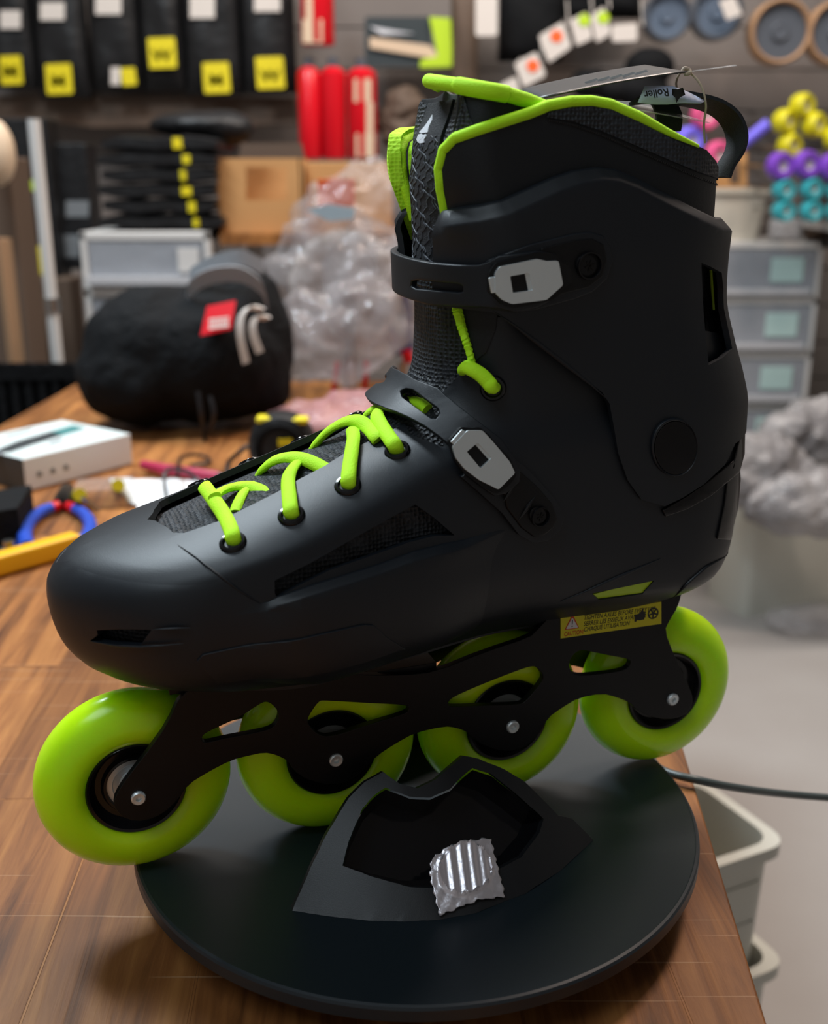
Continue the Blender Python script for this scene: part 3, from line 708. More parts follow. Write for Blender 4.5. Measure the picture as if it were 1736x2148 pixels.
# raised pad low on the side
pad = trace([(412, 1390), (425, 1376), (600, 1338), (755, 1303), (775, 1304), (805, 1330), (842, 1352), (700, 1395), (560, 1425), (460, 1440)], 1.5, 8, True)
panel('toe_pad', pad, [], lambda t, v: offcup(t, v) + .7, 1.2, M['shell'], skate, False, 3, .5)
padi = trace([(430, 1393), (440, 1386), (600, 1350), (750, 1315), (768, 1316), (790, 1340), (700, 1375), (560, 1410), (470, 1428)], 1.5, 8, True)
# subtle ribs
def ridge(name, pts, off, r, parent=None, m='shell'):
    tv = trace(pts, off, 8); P = [SP(a, b, off) for a, b in tv]; N = [(SP(a, b, off + 1) - SP(a, b, off)).normalized() for a, b in tv]
    bm = bmesh.new(); n = len(P); add_tube(bm, P, [r * .001 * min(1, .15 + 2.5 * min(i, n - 1 - i) / n) for i in range(n)], 10, normals=N); return bm_obj(name, bm, M[m], parent or skate)
ridge('molded_rib', [(372, 1142), (410, 1168), (450, 1199), (500, 1237), (545, 1266)], .35, .45, shell)
ridge('molded_rib', [(318, 1321), (355, 1319), (400, 1317)], 1.2, .6, shell); ridge('molded_rib', [(191, 1346), (240, 1354), (293, 1357), (345, 1354), (385, 1350)], 1.4, .6, shell)
ridge('molded_rib', [(1175, 1262), (1230, 1240), (1290, 1213), (1385, 1172)], .1, .7, shell)
ridge('molded_rib', [(1405, 1262), (1440, 1225), (1480, 1190), (1535, 1160)], .1, .8, shell)
# heel insert (gloss) and guard ring below the cuff
panel('heel_insert', trace([(1527, 985), (1548, 950), (1552, 1010), (1545, 1070), (1530, 1132), (1503, 1130), (1518, 1060)], .5, 6, True), [], .9, 1.2, M['gloss'], skate, False, 2.5, .3)
gl = trace([(1562, 885), (1566, 925), (1549, 990), (1490, 1040), (1440, 1068), (1394, 1084), (1388, 1070), (1440, 1040), (1480, 1012), (1538, 965), (1550, 915)], 1, 6, True)
panel('guard_ring', gl, [], 1.6, 2.6, M['gloss'] , skate, False, 2.5, .5)
# mesh behind the side vent and the tongue base under the laces
# cuff ------------------------------------------------------------------
OC = 2.0
ctop = trace([(905, 458), (912, 450), (935, 446), (1000, 436), (1060, 421), (1120, 394), (1170, 372), (1215, 357), (1262, 350), (1300, 354), (1340, 370), (1400, 402), (1470, 436), (1522, 460)], OC, 7)
vb = ctop[-1][1]
cbot = trace([(905, 640), (1036, 656), (1075, 680), (1160, 745), (1240, 806), (1262, 822), (1278, 847), (1288, 900), (1296, 950), (1316, 1007), (1345, 1048), (1394, 1062), (1430, 1045), (1476, 1016), (1520, 975), (1542, 930)], OC, 7)
cpoly = ctop + [(1.0, vb - .5), (1.0, cbot[-1][1] + 4)] + cbot[::-1]
win = trace(c5([(1460, 188), (1500, 205), (1550, 232), (1562, 300), (1566, 385), (1590, 500), (1602, 560), (1560, 600), (1500, 632), (1490, 540), (1478, 400)]), OC, 6, True)
ctv = vline(ctop + [(1.0, vb - .5)])
def offC(t, v): return OC + 1.3 * np.clip((v - 225) / 20, 0, 1) - 5.0 * np.clip((v - (ctv(t) - 4.6)) / 4.6, 0, 1)
cuff = panel('cuff', cpoly, [win], offC, 2.4, M['shell'], skate, True, 3.2, .5, creases=[[(a, b - d_) for a, b in ctop[4:-1]] + [(.995, vb - .5 - d_)] for d_ in (.7, 2.4, 4.0, 5.2)])
# crease from strap to pivot, pivot cap
ridge('molded_rib', [(1036, 654), (1075, 680), (1160, 745), (1240, 808), (1270, 835)], OC + .1, .9, cuff)
p, n = plane_at(1418, 940, OC)
def disc_poly(cx, cy, rx, ry, n_=40): return [(cx + rx * math.cos(2 * math.pi * k / n_), cy + ry * math.sin(2 * math.pi * k / n_)) for k in range(n_)]
flat_part('pivot_cap', disc_poly(1417, 940, 44, 56), [], p, n, 3.5, M['gloss'], cuff, lift=1.1, bev=.6)
flat_part('pivot_rim', disc_poly(1416, 939, 49, 61), [disc_poly(1417, 940, 44.6, 56.6)], p, n, 3.5, M['shell'], cuff, lift=1.3, bev=.5)
# green showing in the rear window
panel('window_liner', trace([(1480, 545), (1530, 560), (1535, 735), (1480, 770)], -3.6, 8, True), [], -3.6, 1, M['gloss'], skate, False, 3, 0)
panel('window_lining', trace([(1493, 566), (1518, 572), (1520, 640), (1499, 650)], -3.0, 8, True), [], -3.0, 1, M['limeplastic'], skate, False, 3, 0)

# liner collar ----------------------------------------------------------
OL = -4.5
col_edge_px = [(938, 470), (930, 440), (922, 400), (918, 355), (928, 315), (952, 290), (1000, 273), (1060, 254), (1110, 238), (1150, 222), (1200, 213), (1240, 212), (1280, 219), (1340, 245), (1400, 277), (1450, 300), (1482, 315), (1505, 342), (1514, 375)]
ce = trace(col_edge_px, OL, 8)
vtop = ce[-1][1]
colp = ce + [(1.0, vtop - 1), (1.0, 225), (ce[0][0] + .02, 225)]
collar = panel('liner_collar', colp, [], OL, 3.5, M['liner'], skate, True, 3.2, .6)
# padded lime lining on the inside of the collar, both sides
lin = [(max(.05, a - .012), b) for a, b in ce[:int(len(ce) * .7)]]
panel('collar_lining', [(a, b) for a, b in ce] + [(1.0, vtop - 1), (1.0, 235), (ce[0][0] + .015, 235)], [], OL - 3.6, 1.5, M['limemesh'], skate, True, 4, 0)
# rear mesh insert
seam_px = [(1146, 246), (1200, 255), (1260, 275), (1330, 305), (1400, 335), (1460, 360), (1512, 378)]
seam = trace(seam_px, OL, 8)
inner_edge = trace([(1150, 236), (1190, 226), (1240, 223), (1280, 230), (1340, 257), (1400, 288), (1450, 312), (1482, 330), (1503, 350), (1514, 372)], OL, 8)
panel('collar_mesh', inner_edge + seam[::-1], [], OL + .7, 1.2, M['mesh'], collar, False, 2.8, .4)
tvs = trace([(1100, 262)] and [(1150, 252), (1200, 262), (1260, 283), (1330, 314), (1400, 345), (1460, 371), (1510, 390)], OL, 8)
bm = bmesh.new()
acc = 0
for (a, b), (c, d_) in zip(tvs[:-1], tvs[1:]):
    for k in (.0, .5):
        q0 = SP(a + (c - a) * k, b + (d_ - b) * k, OL + .25); q1 = SP(a + (c - a) * (k + .3), b + (d_ - b) * (k + .3), OL + .25)
        add_tube(bm, [q0, q1], .00035, 6)
bm_obj('stitching', bm, M['blackprint'], collar)
# lime piping along the collar edge (near and far side)
def piping(name, tv, off, r, side=1, m='lime'):
    P = [SP(a * side, b, off) for a, b in tv]; bm = bmesh.new(); n = len(P)
    add_tube(bm, spline(P, n=3), r * .001, 12); return bm_obj(name, bm, M[m], skate)
k0 = next(i for i, (a, b) in enumerate(ce) if b > 250)
print('CE', ce[::4]); cut = int(len(ce) * .90)
tapered = lambda tv: tv
for sgn in (1, -1):
    tv = ce[0:cut]; P = [SP(a * sgn, b, OL - .8) for a, b in tv]; n_ = len(P)
    P = spline(P, n=3); N_ = len(P)
    bm = bmesh.new(); add_tube(bm, P, [.0021 * min(1, .45 + 3.0 * (N_ - 1 - i) / N_) for i in range(N_)], 12); bm_obj('lime_piping', bm, M['lime'], skate)
# lime padded lining bulging on the far side, seen past the tongue
farpad_tv = [(-.30, 292), (-.20, 291), (-.135, 288), (-.105, 280), (-.10, 268), (-.115, 256), (-.15, 247), (-.30, 246), (-.36, 270)]
def offpad(t, v): return -1.0 + 3.0 * np.exp(-((v - 276) / 11) ** 2) * np.exp(-((np.abs(t) - .17) / .05) ** 2)
panel('far_collar_pad', [(-a, b) for a, b in farpad_tv][::-1] and farpad_tv, [], offpad, 5, M['limemesh'], skate, False, 3, 1.2)

# tongue ------------------------------------------------------------------
OTC = pchip([140, 160, 190, 200, 225, 245, 258, 272, 285, 300, 312], [-6, -5, -3.5, -3.2, -2.2, -3, -6, -9.8, -12.5, -16.5, -17])
def offT(t, v):
    a = np.abs(t); k = np.exp(-(a / .13) ** 4); return OTC(v) * k + (-9.6) * (1 - k)
tt_px = [(893, 178), (950, 186), (1010, 196), (1060, 206), (1100, 218), (1135, 232)]
te = trace(tt_px, -9.8, 8)
tl = [(0, te[0][1] + .5)] + te[2:] + [(te[-1][0] + .02, 280), (te[-1][0] + .02, 262), (.30, 230), (.22, 205), (.16, 190), (0.10, 172), (0.08, 150), (0.03, 143), (0, 142)]
tongue = panel('tongue', tl[::-1], [], offT, 3.0, M['liner'], skate, True, 3.2, .6)
# side mesh of the tongue and its lower mesh between collar edges
def offTm(t, v): return offT(t, v) + .5
tm = trace(c4([(292, 140), (375, 150), (372, 250), (352, 350)]), -4, 8)
panel('tongue_mesh', [(0.10, 303), (tm[3][0] if len(tm) > 3 else .2, 303), (.235, 285), (.23, 270), (.26, 238), (.09, 238), (.09, 250)], [], offTm, 1.0, M['mesh'], tongue, True, 3, .3)
panel('tongue_base_mesh', [(0, 143.5), (.03, 144.5), (.10, 150), (.12, 172), (.17, 190), (.20, 203), (.20, 237), (0, 237)], [], lambda t, v: offT(t, v) + .6, 1.0, M['mesh'], tongue, True, 3, .3)
def offTw(t, v): return offT(t, v) + 1.2
panel('tongue_webbing', [(0, 304), (.085, 303.5), (.085, 236), (0, 236)], [], offTw, 1.2, M['web'], tongue, True, 3, .3)
# topographic line print on the webbing
bm = bmesh.new(); rr = random.Random(3)
for k in range(9):
    t_ = -.075 + .15 * k / 8; pts = []
    for j in range(46):
        v_ = 239 + j * 1.02 if k % 2 else 238 + j * 1.1
        tt_ = t_ + .012 * math.sin(v_ * .55 + k * 1.3) + .006 * math.sin(v_ * 1.7 + k)
        tt_ = max(-.082, min(.082, tt_)); pts.append(SP(tt_, v_, float(offTw(np.array([tt_]), np.array([v_]))[0]) + .05))
    add_tube(bm, pts, .00022, 5)
bm_obj('line_print', bm, mat('grey_print', (0.07, 0.078, 0.095), .6), tongue)
# small pale emblem near the top of the webbing
def tv_poly(name, pts, off_f, m, parent):
    panel(name, pts, [], lambda t, v: off_f(t, v) + .25, .5, m, parent, False, 1.5, 0)
ex = lambda x, y: hit(x, y, -10.0)
tv_poly('emblem', [ex(*p) for p in [(881, 235), (884, 247), (882, 262), (884, 276), (872, 278), (866, 276), (872, 262), (877, 248)]], offTw, M['print'], tongue)
tv_poly('emblem', [ex(*p) for p in [(866, 281), (871, 279), (876, 282), (882, 280), (884, 286), (882, 293), (884, 299), (876, 301), (870, 298), (866, 292)]], offTw, M['print'], tongue)
# rolled lime edge along the tongue top
tp = [SP(a, b + 1.2, -9.0) for a, b in te]
tfull = [SP(0, te[0][1] + 1.2, -14.5), SP(te[0][0] * .5, te[0][1] + 1.4, -12)] + tp[1:]
bm = bmesh.new(); P = spline(tfull, n=3); add_tube(bm, P, [.0026 * (1.15 if abs(i - len(P) / 2) < 18 else 1.0) for i in range(len(P))], 14); bm_obj('rolled_edge', bm, M['lime'], tongue)
# seam line on the tongue's flat side
q = trace(c4([(385, 150), (378, 250), (360, 345)]), -9.4, 6)
bm = bmesh.new(); add_tube(bm, [SP(a, b, -9.4) for a, b in q], .0004, 6); bm_obj('stitching', bm, M['blackprint'], tongue)
# lime strip at the ankle edge, scalloped
bm = bmesh.new(); sc = [(958, 645), (965, 675), (972, 700), (980, 725), (986, 745), (992, 768)]
q = trace(sc, -1.5, 3); add_tube(bm, [SP(a, b, -1.5 + .5 * math.sin(i * 1.9)) for i, (a, b) in enumerate(q)], [.0019 - .0007 * i / len(q) for i in range(len(q))], 10); bm_obj('lime_piping', bm, M['lime'], skate)
panel('ankle_padding', trace([(960, 640), (1045, 650), (1040, 690), (1020, 740), (995, 760), (985, 720), (970, 680)], -3, 8, True), [], -2.6, 2, M['liner'], skate, False, 3, .4)

# straps ------------------------------------------------------------------
c5p = c5
base1 = trace([(1010, 560), (1022, 545), (1045, 536), (1110, 512), (1200, 490), (1235, 486), (1262, 494), (1278, 518), (1282, 548), (1270, 585), (1240, 612), (1200, 628), (1120, 650), (1075, 655), (1030, 648)], OC + 1, 8, True)
usb = panel('upper_strap_mount', base1, [], OC + 2.2, 2.2, M['shell'], skate, False, 3, .7)
base1b = trace([(1130, 520), (1200, 503), (1238, 500), (1262, 512), (1268, 545), (1258, 580), (1230, 602), (1130, 628)], OC + 1, 8, True)
panel('mount_panel', base1b, [], OC + 2.8, 1.0, M['frame'], usb, False, 3, .5)
OSR = 6.5
st_top = trace([(905, 552), (960, 556), (1000, 556), (1022, 550), (1045, 537), (1130, 527), (1166, 533), (1176, 548)], OSR, 7)
st_bot = trace([(1188, 600), (1160, 628), (1130, 645), (1080, 656), (1048, 648), (1000, 645), (950, 643), (905, 641)], OSR, 7)
ta = st_top[0][0]; tb = st_bot[-1][0]; va, vb_ = st_top[0][1], st_bot[-1][1]
N_ = 22
far_top = [(ta + (-.5 - ta) * k / N_, va + 3.0 * math.sin(min(1, k / N_ * 1.4) * math.pi / 2)) for k in range(N_, 0, -1)]
far_bot = [(tb + (-.5 - tb) * k / N_, vb_ + 3.0 * math.sin(min(1, k / N_ * 1.4) * math.pi / 2)) for k in range(1, N_ + 1)]
slot1 = trace([(862, 590), (875, 588), (960, 596), (970, 600), (970, 612), (960, 614), (870, 606), (860, 600)], OSR, 6, True)
panel_poly = far_top + st_top + st_bot + far_bot
upper = panel('upper_strap', panel_poly, [slot1], OSR, 3.0, M['shell'], skate, False, 2.6, .6)
# lower strap
lt = trace([(862, 790), (885, 800), (915, 812), (935, 830), (975, 862), (1015, 893), (1050, 920), (1075, 955), (1090, 985), (1088, 1010), (1060, 1035), (1035, 1040), (1000, 1015), (968, 985), (950, 955), (944, 935), (920, 915), (890, 893), (855, 873), (825, 858)], 5.0, 7)
tA, vA = lt[0]; tB, vB = lt[-1]
ltp = [(0, vA + 1.0), (tA * .5, vA + 1.0)] + lt + [(tB * .5, vB + .8), (0, vB + 1.0)]
slot2 = trace([(832, 812), (845, 808), (860, 812), (918, 856), (922, 868), (914, 878), (903, 877), (838, 826)], 5.0, 6, True)
lsb = panel('lower_strap_mount', trace([(965, 1000), (985, 985), (1060, 950), (1095, 975), (1130, 1010), (1165, 1050), (1180, 1085), (1172, 1110), (1145, 1132), (1115, 1137), (1085, 1120), (1050, 1075), (1000, 1030)], 2, 8, True), [], 3.2, 3.0, M['shell'], skate, False, 3, .7)
panel('mount_panel', trace([(1050, 1010), (1085, 985), (1125, 1020), (1155, 1055), (1166, 1085), (1158, 1105), (1138, 1122), (1115, 1124), (1090, 1105), (1060, 1065)], 3, 8, True), [], 4.2, 1.5, M['frame'], lsb, False, 3, .6)
lower = panel('lower_strap', ltp, [slot2], lambda t, v: 5.6 - 2.9 * np.exp(-(t / .13) ** 2), 2.4, M['shell'], skate, True, 2.6, .6)
# ribs on lower mount
def bar_px(name, a, b, off, r, parent, m='shell'):
    ridge(name, [a, b], off, r, parent, m)
bar_px('grip_rib', (1088, 1090), (1122, 1042), 4.2, 1.0, lsb, 'gloss'); bar_px('grip_rib', (1055, 1052), (1090, 1000), 4.4, 1.0, lsb, 'gloss')
# screws
def screw(x, y, off, rpx, parent, lift):
    p, n = plane_at(x, y, off); o, Mx = flat_part('screw', disc_poly(x, y, rpx, rpx * 1.03, 32), [], p, n, 1.6, M['frame'], parent, lift=lift, bev=.3)
    R = rpx / 2280 * .46
    ring = bmesh.new(); add_lathe(ring, [(R * 1.0, 0.0002), (R * 1.05, .0006), (R * 1.18, .0006), (R * 1.22, 0.0001), (R * 1.22, -.001), (R, -.001)], 32, Mx, close=True); bm_obj('screw_rim', ring, M['gloss'], o)
    cr = bmesh.new()
    for k in range(3): add_box(cr, (0, 0, .00005), (R * 1.0, R * .16, .0004), k * math.pi / 3 + .3, Mx)
    bm_obj('screw_drive', cr, M['darksteel'], o, sm=False); return o
screw(1230, 556, OC + 1.5, 21, usb, 2.4); screw(1128, 1081, 3, 17, lsb, 2.2)
# buckles: black surround and steel plate with a window
def buckle(name, parent, cxy, off, surround, plate, window, tab, lift):
    p, n = plane_at(cxy[0], cxy[1], off)
    s, _ = flat_part(name, surround, [], p, n, 2.2, M['frame'], parent, lift=lift, rnd=1.0, bev=.5)
    s['label'] = 'buckle with brushed steel plate'
    a, _ = flat_part('steel_plate', plate, [window], p, n, 1.2, M['steel'], s, lift=lift + 1.3, rnd=.8, bev=.25)
    flat_part('window_edge', [window[1], window[2], (window[2][0] - (window[3][0] - window[2][0]) * -.22, window[2][1] + (window[3][1] - window[2][1]) * .22), (window[1][0] + (window[0][0] - window[1][0]) * .22, window[1][1] + (window[0][1] - window[1][1]) * .22)], [], p, n, .6, M['steel'], s, lift=lift + .7, bev=0)
    flat_part('plate_tab', tab, [], p, n, 1.2, M['steel'], s, lift=lift + 1.0, bev=.3)
buckle('buckle', upper, (1100, 592), OSR, c5([(548, 235), (575, 190), (700, 160), (760, 142), (835, 150), (872, 195), (900, 205), (912, 270), (885, 290), (850, 330), (820, 352), (660, 385), (610, 375), (572, 335), (548, 320)]),
       c5([(575, 235), (592, 207), (760, 172), (800, 182), (850, 180), (870, 285), (798, 350), (648, 368), (605, 350), (575, 320)]), c5([(640, 247), (722, 232), (738, 308), (652, 320)]), c5([(548, 255), (580, 246), (585, 318), (560, 322)]), .9)
buckle('buckle', lower, (1014, 968), 5.6, c5([(375, 960), (428, 900), (475, 905), (505, 900), (545, 930), (580, 975), (640, 1035), (668, 1110), (640, 1150), (585, 1190), (520, 1160), (440, 1100), (400, 1045), (388, 1000)]),
       c5([(390, 985), (455, 915), (520, 915), (562, 960), (638, 1050), (662, 1100), (590, 1172), (505, 1130), (440, 1080), (405, 1035)]), c5([(452, 1008), (500, 968), (560, 1035), (512, 1080)]), c5([(383, 965), (432, 910), (455, 925), (405, 985)]), .6)

# eyelets and laces ----------------------------------------------------------
eyes = [(488, 1138), (611, 1081), (729, 1018), (832, 943), (1033, 817)]
E3 = []
for x, y in eyes:
    t, v = hit(x, y, 0.0); o_ = float(offS(np.array([t]), np.array([v]))[0]) + (1.6 if False else 0)
    p = SP(t, v, o_); n = (SP(t, v, o_ + 1) - p).normalized(); E3.append((p, n))
    for sgn in (1, -1):
        pp = SP(t * sgn, v, o_); nn = (SP(t * sgn, v, o_ + 1) - pp).normalized()
        Mx = Matrix.Translation(pp) @ nn.to_track_quat('Z', 'Y').to_matrix().to_4x4()
        bm = bmesh.new(); add_lathe(bm, [(.0030, -.001), (.0031, .0006), (.0036, .0012), (.0044, .0011), (.0050, .0004), (.0051, -.0004)], 36, Mx); bm_obj('eyelet', bm, M['gloss'], shell)
        bm = bmesh.new(); add_lathe(bm, [(0, 0.0002), (.0031, 0.0002)], 24, Mx); bm_obj('eyelet_hole', bm, M['blackprint'], shell)
def LP_(x, y, w):
    u, v = uv(x, y, w); return L(u, w, v)
def lace(pts, ra=.0029, rb=.0016, eye=None, name='lace', side=1):
    P, N = [], []
    if eye is not None:
        p, n = E3[eye]; P.append(p - n * .003); N.append(None); 
    for q in pts:
        if len(q) == 3 and q[2] is not None: P.append(LP_(*q))
        else:
            t, v = hit(q[0], q[1], 2.2); P.append(SP(t, v, 2.2))
        N.append(None)
    out = []
    for q in P:
        u, w, v = q.x * 1000, -q.y * 1000, max(90, q.z * 1000)
        f = float(uf(v)); n = Vector((-0.55, -(w) / 34.0 , 0.75)); out.append(n.normalized())
    if eye is not None: out[0] = E3[eye][1].cross(Vector((0, 1, 0))).normalized() if False else out[1]
    return cord(name, P, out, ra, rb, M['lime'], skate, n=7, seg=14)
lace([(488, 1128, None), (483, 1108, None), (470, 1081, 24), (453, 1055, 14), (434, 1028, 2), (428, 1020, -4)], eye=0)
lace([(450, 1042, 12), (462, 1032, 6), (484, 1023, 2), (512, 1020, 2), (540, 1027, 6), (568, 1043, 14), (580, 1052, 17)])
lace([(492, 1076, 16), (502, 1050, 10), (516, 1026, 2), (530, 1018, -4), (545, 1018, -8)], ra=.0026)
lace([(610, 1074, None), (607, 1050, None), (604, 1012, 22), (609, 990, 15), (622, 972, 6), (630, 965, 0)], eye=1)
lace([(543, 1000, -12), (552, 984, -8), (575, 966, -2), (609, 959, 2), (645, 966, 9), (680, 984, 17), (690, 992, 20)])
lace([(630, 968, -2), (645, 962, -6), (660, 958, -10)], ra=.0024)
lace([(730, 1010, None), (733, 977, None), (739, 935, 20), (741, 915, 12), (738, 900, 4)], eye=2)
lace([(653, 950, -14), (664, 930, -10), (690, 903, -6), (722, 885, -1), (750, 882, 5), (772, 897, 12), (787, 914, 20), (794, 922, 22)])
lace([(828, 935, None), (816, 918, None), (798, 890, 16), (790, 870, 8), (800, 857, 0), (818, 856, -4), (830, 858, -6)], eye=3)
lace([(764, 882, -10), (772, 868, -8), (788, 857, -5), (805, 852, -2), (822, 856, 2)], ra=.0025)
lace([(836, 822, -6), (846, 828, 0), (864, 838, 8), (884, 848, 16), (896, 858, 20)], ra=.0024)
lace([(1032, 812, None), (1022, 800, None), (1008, 786, 36), (992, 776, 34), (978, 770, 31), (972, 774, 27)], ra=.0029, rb=.0022, eye=4)

# pull loop at the back with printed label, upright webbing ----------------------
def band(name, pts, widthvec, th, m, parent, n=8):
    P = spline(pts, n=n); bm = bmesh.new(); A = []
    for i, p in enumerate(P):
        d = (P[min(i + 1, len(P) - 1)] - P[max(i - 1, 0)]).normalized(); wv = Vector(widthvec[0]).lerp(Vector(widthvec[1]), i / (len(P) - 1)); nn = d.cross(wv.normalized()).normalized()
        A.append([bm.verts.new(p + s * wv * .5 + nn * th * e) for s, e in ((1, .5), (-1, .5), (-1, -.5), (1, -.5))])
    for a, b in zip(A[:-1], A[1:]):
        for k in range(4): bm.faces.new((a[k], a[(k + 1) % 4], b[(k + 1) % 4], b[k]))
    bm.faces.new(A[0][::-1]); bm.faces.new(A[-1]); return bm_obj(name, bm, m, parent)
def LQ(x, y, w): return LP_(x, y, w)
lp = [LQ(1512, 372, 8), LQ(1520, 350, 7), LQ(1540, 318, 6), LQ(1545, 285, 4), LQ(1530, 248, 2), LQ(1495, 222, 0), LQ(1440, 208, -2), LQ(1385, 203, -4), LQ(1340, 206, -5)]
loop = band('pull_loop', lp, ((-.002, -.015, 0.0), (.001, -.014, .004)), .0014, M['web'], skate)
lb = [LQ(1470, 207, 2), LQ(1440, 199, 2), LQ(1400, 195, 0), LQ(1370, 194, -1), LQ(1340, 197, -3)]
p0, p1 = LQ(1338, 214, 4), LQ(1470, 214, 7)
# printed label plate, slightly curved, facing the camera
bm = bmesh.new(); rows = []
NL = 14
tl_px = [(1352, 181), (1380, 180), (1410, 181), (1440, 192), (1478, 212)]
bl_px = [(1337, 215), (1370, 219), (1400, 219), (1430, 216), (1470, 217)]
def pl(px, k, w):
    x = k * (len(px) - 1); i = min(int(x), len(px) - 2); f = x - i; return LQ(px[i][0] * (1 - f) + px[i + 1][0] * f, px[i][1] * (1 - f) + px[i + 1][1] * f, w)
for k in range(NL + 1):
    a = pl(tl_px, k / NL, 6); b = pl(bl_px, k / NL, 9); rows.append((bm.verts.new(a), bm.verts.new(b)))
for a, b in zip(rows[:-1], rows[1:]): bm.faces.new((a[0], b[0], b[1], a[1]))
lab = bm_obj('printed_label', bm, mat('label_white', (0.42, 0.47, 0.62), .5), loop, sharp_deg=80); s_ = lab.modifiers.new('s', 'SOLIDIFY'); s_.thickness = .0004; s_.offset = 0
def on_label(me, x0, y0, x1, y1, m, nm='lettering'):
    """mesh in its own units (x 0..1, y 0..1) mapped upside down onto the label."""
    P0, P1 = LQ(x0, y0, 9.6), LQ(x1, y1, 8.6); ex = (P1 - P0); up = (LQ(x0, y0 - 10, 9.2) - P0).normalized() * ex.length
    for v in me.vertices: q = P0 + ex * v.co.x + up * v.co.y; v.co = q
    return link(nm, me, m, loop, smooth=False)
tm_ = text_mesh('Roller', 1.0, bold=.02); wdt = max(v.co.x for v in tm_.vertices)
for v in tm_.vertices: v.co.x /= wdt; v.co.y /= wdt
on_label(tm_, 1401, 189, 1348, 188, M['blackprint'])
# up vector for flipped text: mirrored by rotating in plane
o = [x for x in loop.children if x.name.startswith('lettering')][0]
P0 = LQ(1401, 187, 9.6); P1 = LQ(1348, 190, 8.8); e_ = (P1 - P0).normalized()
for v in o.data.vertices:
    d_ = v.co - P0; n_ = d_ - e_ * d_.dot(e_); v.co = v.co - n_ * 2.0
bm = bmesh.new()
emb = [(1409, 186), (1420, 187), (1432, 184), (1428, 192), (1437, 199), (1426, 204), (1418, 216), (1416, 205), (1409, 199), (1416, 193)]
bm.faces.new([bm.verts.new(LQ(x, y, 9.6)) for x, y in emb]); bmesh.ops.triangulate(bm, faces=bm.faces); bm_obj('emblem', bm, M['blackprint'], loop, sm=False)
# second upright strap inside
band('inner_pull_tab', [LQ(1400, 275, -8), LQ(1402, 240, -9), LQ(1385, 205, -10)], ((.012, 0, 0), (.012, 0, 0)), .0014, M['web'], skate)

# hang tag: clear plastic sleeve card and string ---------------------------------
tagE = tag(empty('hang_tag'), 'clear plastic hang tag lying across the top of the boot, tied on with string', 'hang tag'); tagE.matrix_world = SM
M['sleeve'] = mat('clear_sleeve', (0.8, 0.8, 0.8), .15, alpha=.28); M['card'] = mat('tag_card', (0.03, 0.032, 0.035), .35, spec=.6, alpha=.92)
M['string'] = mat('string', (0.45, 0.36, 0.28), .8)
def quad_sheet(name, q, th, m, parent, n=8, sag=0.0):
    bm = bmesh.new(); g = []
    for j in range(n + 1):
        r_ = []
        for i in range(n + 1):
            a, b = i / n, j / n; p = q[0] * (1 - a) * (1 - b) + q[1] * a * (1 - b) + q[2] * a * b + q[3] * (1 - a) * b
            r_.append(bm.verts.new(p + Vector((0, 0, sag * 4 * a * (1 - a)))))
        g.append(r_)
    for j in range(n):
        for i in range(n): bm.faces.new((g[j][i], g[j][i + 1], g[j + 1][i + 1], g[j + 1][i]))
    o = bm_obj(name, bm, m, parent, sharp_deg=80); s_ = o.modifiers.new('s', 'SOLIDIFY'); s_.thickness = th; s_.offset = 0; return o
quad_sheet('card', [LQ(1085, 190, -16), LQ(1352, 137, -24), LQ(1440, 151, 6), LQ(1133, 207, 18)], .0005, M['card'], tagE, sag=.0008)
quad_sheet('sleeve_flap', [LQ(1440, 151, 4), LQ(1430, 152, -10), LQ(1542, 136, -10), LQ(1545, 138, 2)], .0003, M['sleeve'], tagE)
quad_sheet('lower_sleeve', [LQ(1150, 208, -10), LQ(1340, 214, -20), LQ(1488, 258, -4), LQ(1345, 232, 20)], .0004, M['sleeve'], tagE)
bm = bmesh.new(); add_tube(bm, spline([LQ(1478, 300, 4), LQ(1476, 260, 5), LQ(1480, 220, 6), LQ(1470, 180, 5), LQ(1450, 155, 2), LQ(1438, 148, 0), LQ(1425, 155, -2), LQ(1418, 172, -4), LQ(1420, 190, -5)]), .00045, 8)
add_tube(bm, spline([LQ(1430, 153, 2), LQ(1434, 144, 2), LQ(1444, 146, 2), LQ(1446, 153, 3), LQ(1436, 156, 3)]), .0008, 8)
bm_obj('string', bm, M['string'], tagE)
bm = bmesh.new()
for k in range(5): 
    a, b = 1225 + k * 26, 0
    bm.faces.new([bm.verts.new(LQ(x, y, 3)) for x, y in ((a, 172 - k * 4.5), (a + 26, 164 - k * 4.5), (a + 30, 168 - k * 4.5), (a + 4, 176 - k * 4.5))])
bm_obj('print_marks', bm, M['print'], tagE, sm=False)
# ================================================================== background
def Mt(name, col, rough=.5, **k):
    if name not in M: M[name] = mat(name, col, rough, **k)
    return M[name]
Mt('bagblack', (0.011, 0.011, 0.012), .42, spec=.35, bump='noise', bscale=30, bdist=.004); Mt('yellow', (0.72, 0.60, 0.01), .5); Mt('tagwhite', (0.62, 0.57, 0.53), .6)
Mt('red', (0.62, 0.006, 0.015), .25); Mt('cream', (0.62, 0.47, 0.33), .6); Mt('cardboard', (0.50, 0.25, 0.09), .7, var=(6, (0.56, .29, .11))); Mt('brown', (0.10, 0.065, 0.045), .7)
Mt('fabricblack', (0.004, 0.0045, 0.0055), .8, spec=.2, bump='noise', bscale=90, bdist=.003); Mt('clearbag', (0.50, 0.47, 0.48), .12, alpha=.24, bump='noise', bscale=20, bdist=.015, spec=.8)
Mt('drawer', (0.42, 0.44, 0.48), .25, alpha=.62, bump='noise', bscale=14, bdist=.004); Mt('frost', (0.50, 0.50, 0.52), .35)
